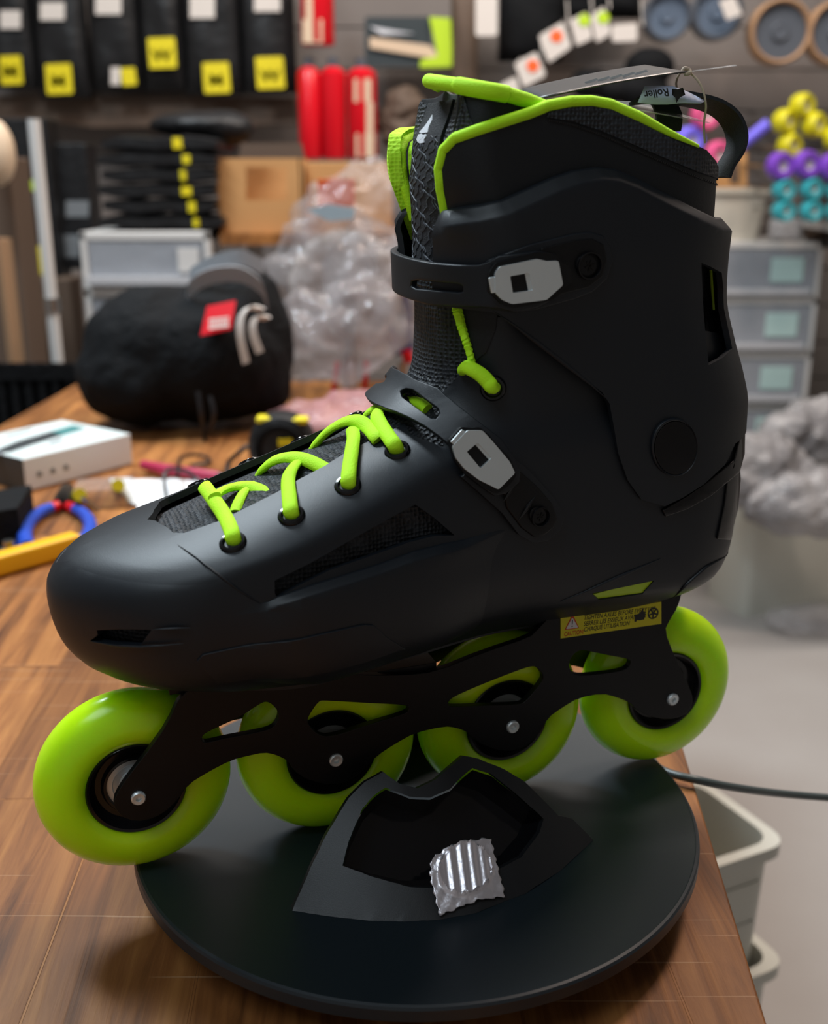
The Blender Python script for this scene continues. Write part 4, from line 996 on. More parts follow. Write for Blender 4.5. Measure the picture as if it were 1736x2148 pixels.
Mt('blue', (0.02, 0.07, 0.45), .4); Mt('navy', (0.015, 0.03, 0.16), .35); Mt('tool', (0.45, 0.45, 0.45), .25, metal=1.0); Mt('amber', (0.80, 0.42, 0.01), .35); Mt('magenta', (0.40, 0.02, 0.07), .4)
Mt('purple', (0.19, 0.06, 0.50), .35); Mt('teal', (0.04, 0.35, 0.40), .35); Mt('pink', (0.70, 0.10, 0.25), .4); Mt('violet', (0.20, 0.16, 0.85), .4); Mt('lemon', (0.62, 0.56, 0.01), .4)
Mt('orangeink', (0.85, 0.12, 0.02), .5); Mt('greenink', (0.45, 0.65, 0.02), .5); Mt('tan', (0.38, 0.22, 0.12), .6); Mt('slate', (0.035, 0.045, 0.05), .4); Mt('whitebox', (0.66, 0.66, 0.68), .45); Mt('bone', (0.62, 0.58, 0.50), .45)
Mt('mint', (0.45, 0.62, 0.60), .5); Mt('greybag', (0.20, 0.19, 0.195), .3, bump='noise', bscale=18, bdist=.03, var=(9, (0.42, .40, .40))); Mt('bin', (0.56, 0.56, 0.50), .4); Mt('cable', (0.05, 0.065, 0.065), .35); Mt('cableblack', (0.01, 0.01, 0.012), .4)
Mt('greystrap', (0.24, 0.25, 0.27), .7, bump='noise', bscale=400, bdist=.001); Mt('inkgrey', (0.16, 0.17, 0.18), .6); Mt('olive', (0.30, 0.33, 0.03), .5); Mt('paper', (0.68, 0.70, 0.72), .7); Mt('greytoy', (0.09, 0.10, 0.12), .25)
def rbox(bm, lo, hi, r=None): add_box(bm, [(a + b) / 2 for a, b in zip(lo, hi)], [abs(b - a) for a, b in zip(lo, hi)])
def pxbox(x0, y0, x1, y1, Y):
    a, b = at_y(x0, y1, Y), at_y(x1, y0, Y); xm = lambda x: at_y(x, (y0 + y1) / 2, Y)[0]
    return xm(x0), a[2], xm(x1), b[2]      # x0, z0, x1, z1
def facing(name, poly_px, Y, th, m, parent, base=(0, 0, 0), holes=(), rnd=0, bev=0, smooth=False):
    """flat upright piece whose front lies in the vertical plane y = Y, th metres thick, seen outline in pixels."""
    P = lambda q: (lambda p: (p[0] - base[0], p[2] - base[2]))(at_y(q[0], q[1], Y))
    poly = [P(q) for q in poly_px]; hl = [[P(q) for q in h] for h in holes]
    if rnd: poly = round_poly(poly, rnd)
    bm = bmesh.new(); prism(bm, poly, hl, th, Matrix(((1, 0, 0, 0), (0, 0, -1, Y - base[1]), (0, 1, 0, 0), (0, 0, 0, 1))))
    o = bm_obj(name, bm, m, parent, sm=smooth)
    if bev: bevel(o, bev)
    return o
R4 = lambda x0, y0, x1, y1: [(x0, y0), (x1, y0), (x1, y1), (x0, y1)]
def pillow(bm, x0, z0, x1, z1, y, d, n=14, wob=.12, seed=0):
    """soft pouch: a closed puffed panel, front towards -y."""
    r = random.Random(seed); ph = [r.uniform(0, 6) for _ in range(4)]; F, B = [], []
    for j in range(n + 1):
        f_, b_ = [], []
        for i in range(n + 1):
            a, b = i / n, j / n; k = (max(0, 1 - (2 * a - 1) ** 4) * max(0, 1 - (2 * b - 1) ** 4)) ** .5
            w = 1 + wob * math.sin(a * 7 + ph[0] + b * 3) * math.cos(b * 6 + ph[1])
            X, Z = x0 + (x1 - x0) * a, z0 + (z1 - z0) * b
            f_.append(bm.verts.new((X, y - d * .5 * k * w, Z))); b_.append(bm.verts.new((X, y + d * .5 * k + .0005, Z)))
        F.append(f_); B.append(b_)
    for j in range(n):
        for i in range(n):
            bm.faces.new((F[j][i], F[j][i + 1], F[j + 1][i + 1], F[j + 1][i])); bm.faces.new((B[j][i], B[j + 1][i], B[j + 1][i + 1], B[j][i + 1]))
    bmesh.ops.remove_doubles(bm, verts=bm.verts, dist=.0009)
def blob(name, ells, m, parent=None, voxel=.006, sm=6, disp=0, dscale=20):
    bm = bmesh.new()
    for c, s, rz in ells:
        bmesh.ops.create_icosphere(bm, subdivisions=3, radius=1, matrix=Matrix.Translation(Vector(c)) @ Matrix.Rotation(rz, 4, 'Z') @ Matrix.Diagonal((s[0], s[1], s[2], 1)))
    o = bm_obj(name, bm, m, parent); r = o.modifiers.new('r', 'REMESH'); r.mode = 'VOXEL'; r.voxel_size = voxel; r.use_smooth_shade = True
    s = o.modifiers.new('s', 'SMOOTH'); s.iterations = sm
    if disp:
        tx = bpy.data.textures.new(name, 'CLOUDS'); tx.noise_scale = dscale; d = o.modifiers.new('d', 'DISPLACE'); d.texture = tx; d.strength = disp; d.mid_level = .5
    return o
YW = 2.99
# ---- hanging pouches, top left
HB = [((-20, -40, 70, 186), (0, 22, 43, 60), (-2, 116, 48, 178), 'M', 'black hanging pouch cut by the left edge of the photo, yellow square low on it'),
      ((78, -40, 182, 206), (84, 5, 135, 42), (94, 133, 153, 198), 'M', 'second black hanging pouch from the left, lowest yellow square tag'),
      ((192, -40, 292, 190), (200, -20, 254, 30), (252, 141, 287, 180), '', 'third black hanging pouch, with a small half white half yellow tag'),
      ((300, -40, 382, 190), None, (309, 78, 371, 144), 'W', 'black hanging pouch with the highest yellow square tag'),
      ((388, -40, 502, 198), (398, -10, 450, 38), (424, 130, 484, 196), 'M', 'black hanging pouch just left of the last one, yellow square low and white tag above'),
      ((510, -40, 616, 196), (533, -20, 588, 24), (535, 118, 598, 187), 'W', 'rightmost black hanging pouch beside the red tubes, bright yellow square tag')]
for i, (r, wl, yl, ch, lab) in enumerate(HB):
    r = (r[0] - 4, r[1], r[2] + 4, r[3]); x0, z0, x1, z1 = pxbox(*r, 2.86); t_ = tag(empty('hanging_pouch', ((x0 + x1) / 2, 2.86, z0)), lab, 'pouch', 'black pouches hanging on the back wall'); B0 = ((x0 + x1) / 2, 2.86, z0)
    bm = bmesh.new(); pillow(bm, x0 - B0[0], 0, x1 - B0[0], z1 - z0 + .06, 0, .07, seed=i); bm_obj('pouch', bm, M['bagblack'], t_, sharp_deg=60)
    bm = bmesh.new(); add_tube(bm, [(0, .02, z1 - z0 + .05), (0, .02, z1 - z0 + .10), (0, .125, z1 - z0 + .105)], .003, 8); bm_obj('hook', bm, M['tool'], t_)
    if wl: facing('price_tag', R4(*wl), 2.818, .002, M['tagwhite'], t_, B0, bev=0)
    q = [(yl[0], yl[1] + 2), (yl[2] - 5, yl[1]), (yl[2], yl[3] - 2), (yl[0] + 5, yl[3])]
    y_ = facing('yellow_tag', q, 2.818, .002, M['yellow'], t_, B0, rnd=.004)
    if ch:
        me = text_mesh(ch, .045, .0004, 'CENTER', bold=.001); c = at_y((yl[0] + yl[2]) / 2, yl[3] - 17, 2.817)
        for v in me.vertices: v.co = Vector((c[0] - B0[0] + v.co.x, -.0435, c[2] - B0[2] + v.co.y * .8))
        link('lettering', me, M['olive'], y_, smooth=False)
    else: facing('price_tag', R4(232, 141, 252, 178), 2.818, .002, M['tagwhite'], t_, B0)
# ---- grey-brown display card strip beneath the pouches
sh = facing('display_rail', [(-60, 200), (620, 205), (620, 262), (200, 268), (-60, 240)], 2.9, .04, M['brown'], None, bev=.002); tag(sh, 'dull brown rail panel on the wall under the black pouches', 'rail')
# ---- red tubes
RT = [((630, -60, 700, 96), [(641, -60, 662, 40), (635, 40, 676, 90)], 'red tube hanging above the trio of red tubes'), ((625, 140, 674, 334), [], 'left tube of the red trio, without label'),
      ((674, 140, 726, 334), [], 'middle tube of the red trio'), ((728, 142, 790, 334), [(742, 165, 778, 214), (768, 214, 782, 280), (746, 280, 784, 330)], 'right tube of the red trio, with cream labels')]
for i, (r, labs, lab) in enumerate(RT):
    x0, z0, x1, z1 = pxbox(*r, 2.80); R_ = (x1 - x0) / 2; B0 = ((x0 + x1) / 2, 2.80, z0); t_ = tag(empty('red_tube', B0), lab, 'tube', 'red tubes on the back wall')
    bm = bmesh.new(); h = z1 - z0; add_lathe(bm, [(0, 0), (R_ * .9, 0), (R_, .006), (R_, h * .93), (R_ * .8, h * .97), (R_ * .45, h), (0, h)], 32); bm_obj('tube_body', bm, M['red'], t_)
    bm = bmesh.new(); add_lathe(bm, [(0, h), (R_ * .4, h), (R_ * .4, h + .02), (0, h + .02)], 20); add_tube(bm, [(0, 0, h + .02), (0, .19, h + .03)], .003, 8); bm_obj('hanging_cap', bm, M['greytoy'], t_)
    for l in labs: facing('paper_label', R4(*l), 2.80 - R_ * .98, .002, M['cream'], t_, B0, rnd=.002)
# ---- product card with green edge
t_ = tag(empty('blister_card', at_y(840, 140, 2.9)), 'dark product card with a tan stripe and lime green edge on the wall', 'product card'); B0 = at_y(840, 140, 2.9)
facing('card_back', R4(765, 35, 905, 140), 2.9, .008, M['slate'], t_, B0, rnd=.006); facing('tan_stripe', [(775, 78), (900, 95), (925, 118), (905, 122), (775, 100)], 2.89, .006, M['cream'], t_, B0)
facing('pale_print', [(775, 55), (830, 65), (870, 70), (800, 72)], 2.889, .003, M['print'], t_, B0); facing('green_edge', [(900, 35), (945, 38), (950, 140), (880, 142), (882, 125), (918, 118)], 2.885, .012, M['greenink'], t_, B0, rnd=.004)
# ---- dark hanging items and price tags, top middle
def hang_black(name, rect, Y, lab, cat, seed, m='fabricblack', grp=None):
    x0, z0, x1, z1 = pxbox(*rect, Y); bm = bmesh.new(); pillow(bm, x0, z0, x1, z1, Y, .08, seed=seed); o = bm_obj(name, bm, M[m], None, sharp_deg=60); return tag(o, lab, cat, grp)
hang_black('hanging_sleeve', (945, -40, 1003, 232), 2.9, 'dark brown-black hanging sleeve left of the white price tag', 'sleeve', 11, 'brown')
hang_black('hanging_glove', (1045, -40, 1180, 130), 2.88, 'black glove-like bundle hanging behind the orange dotted tags', 'glove', 12)
hang_black('hanging_glove', (1170, -40, 1345, 40), 2.9, 'black bundle at the top edge behind the green dotted tags', 'glove', 13)
def ptag(q, dot, lab, Y=2.78):
    c = at_y(sum(p[0] for p in q) / 4, max(p[1] for p in q), Y); t_ = tag(empty('price_tag', c), lab, 'price tag', 'white price tags hung in the middle')
    facing('tag_card', q, Y, .0015, M['tagwhite'], t_, c, rnd=.008)
    if dot:
        (dx, dy), dm = dot; facing('round_sticker', disc_poly(dx, dy, 13, 13, 20), Y - .002, .0012, M[dm], t_, c)
    top = min(q, key=lambda p: p[1]); a = at_y(top[0] + 12, top[1] + 6, Y) - c; b = at_y(top[0] + 8, top[1] - 50, Y + .1) - c
    bm = bmesh.new(); add_tube(bm, [a, b], .0015, 6); bm_obj('tag_string', bm, M['tagwhite'], t_)
ptag([(997, -12), (1043, -10), (1043, 75), (997, 76)], None, 'plain white price tag at the top edge right of the dark sleeve')
ptag([(1078, 132), (1125, 108), (1145, 158), (1098, 184)], ((1117, 138), 'orangeink'), 'white price tag with an orange dot, the lower one just above the boot')
ptag([(1129, 75), (1180, 45), (1199, 98), (1150, 132)], ((1167, 76), 'orangeink'), 'white price tag with an orange dot, the upper one of the orange pair')
ptag([(1047, 178), (1082, 160), (1092, 200), (1055, 205)], None, 'white price tag half hidden behind the lime tongue edge')
ptag([(1195, 42), (1230, 24), (1243, 80), (1208, 96)], ((1225, 42), 'greenink'), 'white price tag with a green dot, left of the green pair')
ptag([(1238, 34), (1266, 12), (1282, 70), (1250, 90)], ((1265, 37), 'greenink'), 'white price tag with a green dot, right of the green pair')
ptag([(1283, 52), (1336, 48), (1336, 86), (1283, 88)], None, 'wide plain white price tag beside the dark wheels')
# ---- round wheels and hoops hanging top right
def round_item(name, cx, cy, r, Y, rim, face, lab, cat, grp, rimw=.17):
    c = at_y(cx, cy, Y); R_ = r / F_PX * (Y * cp_) ; t_ = tag(empty(name, c), lab, cat, grp); A = Matrix.Rotation(math.pi / 2, 4, 'X')
    bm = bmesh.new(); add_lathe(bm, [(R_ * (1 - rimw), -.02), (R_ * (1 - rimw), .022), (R_ * (1 - rimw * .5), .028), (R_, .022), (R_, -.02)], 48, A, close=True); bm_obj('rim', bm, M[rim], t_)
    bm = bmesh.new(); add_lathe(bm, [(0, .014), (R_ * .25, .018), (R_ * .3, .01), (R_ * (1 - rimw), .012), (R_ * (1 - rimw), -.015), (0, -.015)], 40, A); bm_obj('disc', bm, M[face], t_)
    bm = bmesh.new(); add_tube(bm, [(0, .02, R_), (0, .1, R_ + .01), (0, YW - Y, R_ + .015)], .002, 6); bm_obj('hook', bm, M['tool'], t_)
Mt('glint', (0.10, 0.13, 0.18), .12)
round_item('scooter_wheel', 1396, 35, 48, 2.82, 'greytoy', 'glint', 'dark grey wheel hanging right of the price tags', 'wheel', 'dark wheels hanging at the top right')
round_item('scooter_wheel', 1500, 28, 52, 2.82, 'greytoy', 'glint', 'dark wheel hanging beside the tan rimmed hoops, white tag on it', 'wheel', 'dark wheels hanging at the top right')
x_ = facing('paper_tag', [(1508, 2), (1540, -8), (1556, 30), (1524, 42)], 2.77, .002, M['tagwhite'], None); tag(x_, 'small white paper tag tied to the right dark wheel', 'tag')
round_item('hoop_drum', 1632, 68, 62, 2.82, 'tan', 'greytoy', 'tan rimmed dark round hoop, the left of two at the top right', 'hoop', 'tan rimmed hoops', .15)
round_item('hoop_drum', 1752, 70, 62, 2.82, 'tan', 'greytoy', 'tan rimmed dark round hoop cut by the right edge of the photo', 'hoop', 'tan rimmed hoops', .15)
o = blob('ear_muff', [(at_y(1362, 140, 2.8), (.062, .04, .045), 0), (at_y(1345, 190, 2.8), (.07, .04, .04), 0)], M['fabricblack'], voxel=.008); tag(o, 'rounded black padded muff behind the clear hang tag', 'padded muff')
o = blob('knee_pad', [(at_y(1235, 175, 2.8), (.05, .04, .035), 0), (at_y(1290, 190, 2.8), (.045, .04, .03), 0)], M['fabricblack'], voxel=.008); tag(o, 'small black padded piece left of the black muff', 'pad')
o = blob('curly_wig', [(at_y(838, 262, 2.85), (.055, .05, .06), 0), (at_y(850, 225, 2.85), (.05, .05, .05), 0), (at_y(870, 300, 2.85), (.05, .04, .05), 0)], M['brown'], voxel=.007, disp=.03, dscale=.02); tag(o, 'dark brown fuzzy ball shape behind the lime collar lining', 'fuzzy ball')
# ---- right side: shelf with baskets and bright skate wheels
Y2 = 2.62
shelf = tag(empty('wall_shelf', (1.0, 2.85, 1.0)), 'pale shelf board on the right wall side holding wheels and a cream basket', 'shelf')
# drawer unit, right
def drawer_unit(x0, x1, ztop, Y, depth, rows, z_end, lab, lbl_m='mint'):
    w = x1 - x0; t_ = tag(empty('drawer_unit', ((x0 + x1) / 2, Y, z_end)), lab, 'drawer unit'); H = ztop - z_end
    bm = bmesh.new(); P = .012
    for sx in (-1, 1): add_box(bm, (sx * (w / 2 - P / 2), depth / 2, H / 2), (P, depth, H))
    add_box(bm, (0, depth / 2, H - .008), (w, depth, .016)); add_box(bm, (0, depth - .003, H / 2), (w, .006, H))
    zz = H - .016
    hs = []
    for r in rows:
        hs.append((zz - r, zz)); zz -= r + .018; add_box(bm, (0, depth / 2, zz + .009), (w, depth, .018))
    bevel(bm_obj('casing', bm, M['white'], t_, sm=False), .002)
    for k, (a, b) in enumerate(hs):
        bm = bmesh.new(); add_box(bm, (0, .004, (a + b) / 2), (w - 2 * P - .004, .006, b - a - .004)); add_box(bm, (0, depth * .5, a + .004), (w - 2 * P - .004, depth * .85, .003))
        d = bm_obj('drawer', bm, M['drawer'], t_, sm=False)
        bm = bmesh.new(); add_box(bm, (0, -.006, a + .014), (w * .9, .016, .014)); bm_obj('drawer_grip', bm, M['frost'], d, sm=False)
        bm = bmesh.new(); add_box(bm, (w * .33, -.001, (a + b) / 2 + .008), (w * .16, .003, (b - a) * .5)); bm_obj('drawer_label', bm, M[lbl_m], d, sm=False)
        if k < 2:
            bm = bmesh.new(); rr = random.Random(k)
            for q in range(7): bmesh.ops.create_icosphere(bm, subdivisions=2, radius=1, matrix=Matrix.Translation((rr.uniform(-.35, .35) * w, .07 + rr.random() * .08, a + (b - a) * .3)) @ Matrix.Diagonal((.035, .03, (b - a) * .22, 1)))
            bm_obj('drawer_contents', bm, M['inkgrey' if k else 'frost'], d)
    return t_
zt = at_y(1600, 508, 2.74)[2]; xR = at_y(1727, 520, 2.74)[0]
drawer_unit(xR - .50, xR, zt, 2.74, .25, [.117, .117, .115, .11, .10], .03, 'white plastic drawer unit on the floor at the right, clear drawer fronts')
t_ = tag(empty('unit_foot_box', (xR - .25, 2.74, 0)), 'low pale plinth box under the right drawer unit', 'plinth'); bm = bmesh.new(); add_box(bm, (0, .125, .0145), (.48, .23, .029)); bm_obj('plinth', bm, M['frost'], t_, sm=False)
# cream basket on the unit
c = at_y(1536, 508, 2.70); t_ = tag(empty('cream_basket', (c[0], 2.86, zt)), 'cream plastic basket on top of the right drawer unit, rounded rim', 'basket')
bm = bmesh.new(); W_, D_, H_ = .10, .09, at_y(1600, 395, 2.71)[2] - zt
def tub(bm, W_, D_, H_, flare=1.15, th=.003, rim=.008, r=.02):
    def loop(w, d, z): return [bm.verts.new((p[0], p[1], z)) for p in round_poly([(-w, -d), (w, -d), (w, d), (-w, d)], r, 5)]
    Ls = [loop(W_ / flare, D_ / flare, 0), loop(W_, D_, H_ - .012), loop(W_ + rim, D_ + rim, H_ - .012), loop(W_ + rim, D_ + rim, H_), loop(W_ - th, D_ - th, H_), loop(W_ / flare - th, D_ / flare - th, th)]
    n = len(Ls[0])
    for a, b in zip(Ls[:-1], Ls[1:]):
        for k in range(n): bm.faces.new((a[k], a[(k + 1) % n], b[(k + 1) % n], b[k]))
    bm.faces.new(Ls[0][::-1]); bm.faces.new(Ls[-1])
tub(bm, W_, D_, H_); bm_obj('tub', bm, M['bone'], t_, sharp_deg=40)
bx = facing('card_box', R4(1500, 318, 1566, 500), 2.84, .07, M['cardboard'], None); tag(bx, 'small tan card box standing in the cream basket', 'box')
facing('dark_logo', [(1530, 335), (1550, 335), (1550, 385), (1530, 385)], 2.839, .001, M['brown'], bx)
# bright skate wheels (each an object)
def skate_wheel(cx, cy, r, Y, m, lab, grp, ang=.3):
    c = at_y(cx, cy, Y); R_ = r / F_PX * Y; A = Matrix.Rotation(ang, 4, 'Z') @ Matrix.Rotation(math.pi / 2, 4, 'X'); t_ = tag(empty('roller_wheel', c), lab, 'wheel', grp)
    bm = bmesh.new(); add_lathe(bm, [(R_ * .4, -.016), (R_ * .85, -.018), (R_, -.009), (R_, .009), (R_ * .85, .018), (R_ * .4, .016)], 36, A, close=True); bm_obj('tread', bm, M[m], t_)
    bm = bmesh.new(); add_lathe(bm, [(0, .008), (R_ * .4, .012), (R_ * .4, -.012), (0, -.008)], 24, A); bm_obj('core', bm, M['white'], t_)
    bm = bmesh.new(); add_cyl(bm, (0, .01, 0), (0, 3.0 - Y, .004), .004, seg=8); bm_obj('peg', bm, M['tool'], t_)
pos = {'purple': [(1635, 348), (1690, 345), (1745, 350)], 'teal': [(1642, 398), (1700, 396), (1755, 400)], 'teal2': [(1642, 442), (1700, 442), (1755, 444)]}
for i, (x, y) in enumerate(pos['purple']): skate_wheel(x, y, 27, 2.55, 'purple', ['left purple wheel of the row above the teal wheels', 'middle purple wheel of the row above the teal wheels', 'purple wheel cut by the right edge of the photo'][i], 'purple wheels on the right')
for i, (x, y) in enumerate(pos['teal'] + pos['teal2']): skate_wheel(x, y, 21, 2.55, 'teal', ['left teal wheel, upper row', 'middle teal wheel, upper row', 'teal wheel at the right edge, upper row', 'left teal wheel, lower row', 'middle teal wheel, lower row', 'teal wheel at the right edge, lower row'][i] + ', under the purple wheels', 'teal wheels on the right')
for i, (x, y) in enumerate([(1682, 222), (1646, 255), (1708, 262), (1752, 290), (1655, 306)]): skate_wheel(x, y, 24, 2.6, 'lemon', ['topmost yellow wheel of the cluster over the purple wheels', 'left yellow wheel of the cluster', 'middle yellow wheel of the cluster', 'yellow wheel of the cluster at the right photo edge', 'lowest left yellow wheel of the cluster'][i], 'yellow wheels on the right', .6)
for i, (x, y, m, l) in enumerate([(1345, 300, 'pink', 'pink wheel seen through the pull loop, low left'), (1478, 242, 'pink', 'pink wheel seen beside the string of the tag'), (1445, 296, 'violet', 'violet wheel seen through the pull loop'), (1505, 326, 'pink', 'pink wheel behind the bottom of the pull loop')]): skate_wheel(x, y, 28, 2.6, m, l, 'pink and violet wheels behind the pull loop')
bm = bmesh.new(); add_tube(bm, [at_y(1548, 310, 2.6), at_y(1612, 258, 2.58)], .013, 14); o = bm_obj('violet_wand', bm, M['violet'], None); tag(o, 'violet plastic wand on the wall shelf behind the strap', 'wand')  # plain rod in one even violet plastic
zs = at_y(1680, 466, 2.55)[2]
bm = bmesh.new(); add_box(bm, (0.33, -.22, zs - 1.0 - .012), (.76, .24, .018)); bm_obj('board', bm, M['white'], shelf, sm=False)
bm = bmesh.new(); add_box(bm, (0.33, -.22, at_y(1680, 322, 2.6)[2] - 1.0), (.76, .22, .012)); bm_obj('board', bm, Mt('ghost', (.4, .36, .34), .4), shelf, sm=False)
for s_ in (.02, .66):
    bm = bmesh.new(); add_box(bm, (s_, -.02, .02), (.02, .25, .3)); bm_obj('bracket', bm, M['tool'], shelf, sm=False)
for i, (r, m, l) in enumerate([((1612, 462, 1680, 508), 'frost', 'pale wrapped packet on the drawer unit'), ((1690, 455, 1730, 508), 'brown', 'small brown packet on the drawer unit by the right edge'), ((1728, 445, 1760, 506), 'red', 'red packet cut by the right edge, on the drawer unit')]):
    x0, z0, x1, z1 = pxbox(*r, 2.79); bm = bmesh.new(); pillow(bm, x0, zt + .001, x1, zt + max(.03, z1 - z0), 2.79, .05, seed=30 + i); tag(bm_obj('packet', bm, M[m], None), l, 'packet')
# grey plastic bags and big white tub on the floor, right
c = at_y(1600, 1285, 2.02); c = on_z(1640, 1290, 0.0)
Yb = 2.39
_c = on_z(1567, 1300, 0); _r = .36; t_ = tag(empty('storage_bin', (_c[0] + .155 * math.cos(_r) - .095 * math.sin(_r), _c[1] + .155 * math.sin(_r) + .095 * math.cos(_r), 0), _r), 'large pale plastic bin standing on the floor behind the heel of the boot', 'bin')
bm = bmesh.new(); tub(bm, .17, .09, at_y(1600, 1045, Yb)[2], 1.08, .004, .012, .03); bm_obj('tub', bm, M['bin'], t_, sharp_deg=40)
zb = at_y(1600, 1045, Yb)[2]
bc = Vector((on_z(1585, 1288, 0)[0] + .17, Yb + .16, zb))
for i, (x, y, s, l) in enumerate([(1585, 985, (.11, .07, .09), 'grey crumpled plastic bag in the bin, nearest the boot heel'), (1710, 920, (.15, .06, .10), 'dark grey crumpled plastic bag at the back of the bin'), (1710, 1055, (.17, .07, .08), 'pale grey crumpled plastic bag hanging over the bin rim at the right')]):
    p = at_y(x, y, Yb + (.0, .18, -.06)[i]); o = blob('plastic_bag', [(p, s, .2), (p + np.array([.05, .01, -.02]), (s[0] * .8, s[1] * .9, s[2] * .8), 0)], M['greybag'], voxel=.012, sm=2, disp=.05, dscale=.05); tag(o, l, 'plastic bag', 'crumpled plastic bags in the bin')
o = blob('clear_film', [(on_z(1690, 1300, .03), (.10, .06, .03), 0), (on_z(1730, 1290, .04), (.08, .05, .035), 0)], M['clearbag'], voxel=.01, sm=2, disp=.04, dscale=.04); tag(o, 'crumpled clear film lying on the floor in front of the pale bin', 'plastic film')
# stacked tubs, lower right
def stack_tub(cx, y0, W_, D_, zt_, H_, rz, lab):
    t_ = tag(empty('stacking_tub', (cx, y0, zt_ - H_), rz), lab, 'tub', 'stack of pale tubs beside the bench'); bm = bmesh.new(); tub(bm, W_, D_, H_, 1.05, .003, .007, .022); bm_obj('tub', bm, M['bin'], t_, sharp_deg=40)
    bm = bmesh.new(); add_box(bm, (0, -D_ * .985, H_ * .72), (W_ * 1.6, .003, .003)); add_box(bm, (0, -D_ * .965, H_ * .40), (W_ * 1.6, .003, .003)); bm_obj('moulded_line', bm, M['bin'], t_, sm=False)
stack_tub(.212, .821, .086, .055, .501, .13, .45, 'uppermost pale tub of the stack right of the bench')
stack_tub(.215, .826, .090, .065, .378, .12, .45, 'second pale tub of the stack right of the bench')
stack_tub(.217, .827, .092, .066, .262, .12, .45, 'third pale tub of the stack right of the bench, nearly out of view')
stack_tub(.217, .827, .092, .066, .146, .146, .45, 'lowest pale tub of the stack right of the bench')
# black power cable leaving the turntable to the right
cp = [DC + Vector((.085, .02, 0))] ; zc = TZ
P = [Vector(on_z(1330, 1560, TZ + .004)), Vector(on_z(1385, 1613, TZ + .004)), Vector(on_z(1470, 1638, TZ + .004)), Vector(on_z(1560, 1655, TZ - .01)), Vector(on_z(1660, 1667, TZ - .03)), Vector(on_z(1800, 1678, TZ - .05))]; P += [P[-1] + (P[-1] - P[-2]) * .9, P[-1] + (P[-1] - P[-2]) * 1.7]; P += [P[-1] + Vector(q) for q in ((.10, .0, -.09), (.15, .02, -.35), (.18, .05, -.66), (.30, .08, -.696))]
P = [Vector((.082, .50, TZ + .004))] + P
bm = bmesh.new(); add_tube(bm, spline(P, n=10), .0021, 12); tag(bm_obj('power_cable', bm, M['cable'], None), 'dark grey round cable running off the bench to the right from behind the turntable', 'cable')
# ---- left background ---------------------------------------------------------
bm = bmesh.new(); px_ = at_y(98, 530, 1.78); add_cyl(bm, (px_[0] - .0, 1.78, 0), (px_[0] - .0, 1.78, at_y(80, 250, 1.78)[2]), .0095, seg=20)
pole = tag(empty('metal_pole', (px_[0], 1.78, 0)), 'slim upright silver metal pole at the far left corner of the bench', 'pole')
bmesh.ops.translate(bm, verts=bm.verts, vec=(-px_[0], -1.78, 0)); bm_obj('tube', bm, M['white'], pole)
bm = bmesh.new(); zj = at_y(108, 640, 1.78)[2]; add_cyl(bm, (0, 0, zj - .01), (0, 0, zj + .012), .0125, seg=20); bm_obj('joint_collar', bm, M['tool'], pole); bm = bmesh.new(); add_cyl(bm, (0, 0, 0), (0, 0, .02), .05, .03, seg=24); bm_obj('foot', bm, M['tool'], pole)
zt2 = at_y(300, 486, 2.05)[2]; xa, xb = at_y(168, 520, 2.05)[0], at_y(440, 520, 2.05)[0]
drawer_unit(xa, xb, zt2, 2.05, .24, [.085, .10, .10, .10, .10], .35, 'white plastic drawer unit at the left behind the black bag', 'white')
t_ = tag(empty('low_cabinet', ((xa + xb) / 2, 2.03, 0)), 'dark low cabinet under the left drawer unit, mostly hidden by the bench', 'cabinet'); bm = bmesh.new(); add_box(bm, (0, .13, .174), (xb - xa + .01, .28, .348)); bm_obj('cabinet_body', bm, M['brown'], t_, sm=False)
# folded black covers stacked on the unit
z_ = zt2 + .002; yy = [(458, 405), (432, 398), (440, 0), (385, 385), (360, 375), (335, 388), (293, 376)]
zl = at_y(300, 285, 2.12)[2]; nl = 6; hh = (zl - z_) / nl
for i in range(nl):
    x0 = at_y(195 + (i * 13) % 22, 400, 2.05)[0]; x1 = at_y(462 - (i * 17) % 20, 400, 2.05)[0]; rr = random.Random(i)
    t_ = tag(empty('folded_cover', ((x0 + x1) / 2, 2.16, z_ + hh * i)), ['lowest folded black cover of the stack on the left drawer unit', 'second folded black cover from the bottom of the stack', 'third folded black cover from the bottom of the stack', 'fourth folded black cover from the bottom of the stack', 'second folded black cover from the top of the stack', 'topmost folded black cover of the stack, yellow tab on its edge'][i], 'folded cover', 'folded black covers on the drawer unit')
    bm = bmesh.new(); add_box(bm, (0, 0, hh / 2), (x1 - x0, .2, hh * .93)); bmesh.ops.subdivide_edges(bm, edges=bm.edges, cuts=6, use_grid_fill=True)
    for v in bm.verts:
        k = abs(v.co.x) / ((x1 - x0) / 2); v.co.y *= 1 - .06 * k ** 4; v.co.z = hh / 2 + (v.co.z - hh / 2) * (1 - .35 * k ** 6 - .3 * (abs(v.co.y) / .1) ** 6) + .002 * math.sin(v.co.x * 60 + i)
    bm_obj('fabric_fold', bm, M['bagblack'], t_, sharp_deg=70)
    bm = bmesh.new(); xt = at_y([405, 398, 388, 384, 392, 376][i], 400, 2.05)[0] - (x0 + x1) / 2; add_box(bm, (xt, -.099, hh * .5), (.010 + .004 * (i % 3), .006, hh * (.55 + .12 * (i % 2))), .3 * (i % 3 - 1)); bm_obj('yellow_tab', bm, M['yellow'], t_, sm=False)
o = blob('black_pouch', [(at_y(420, 262, 2.2), (.10, .06, .025), 0), (at_y(470, 270, 2.2), (.06, .05, .035), 0)], M['bagblack'], voxel=.008); tag(o, 'slumped black pouch lying on top of the folded covers', 'pouch')
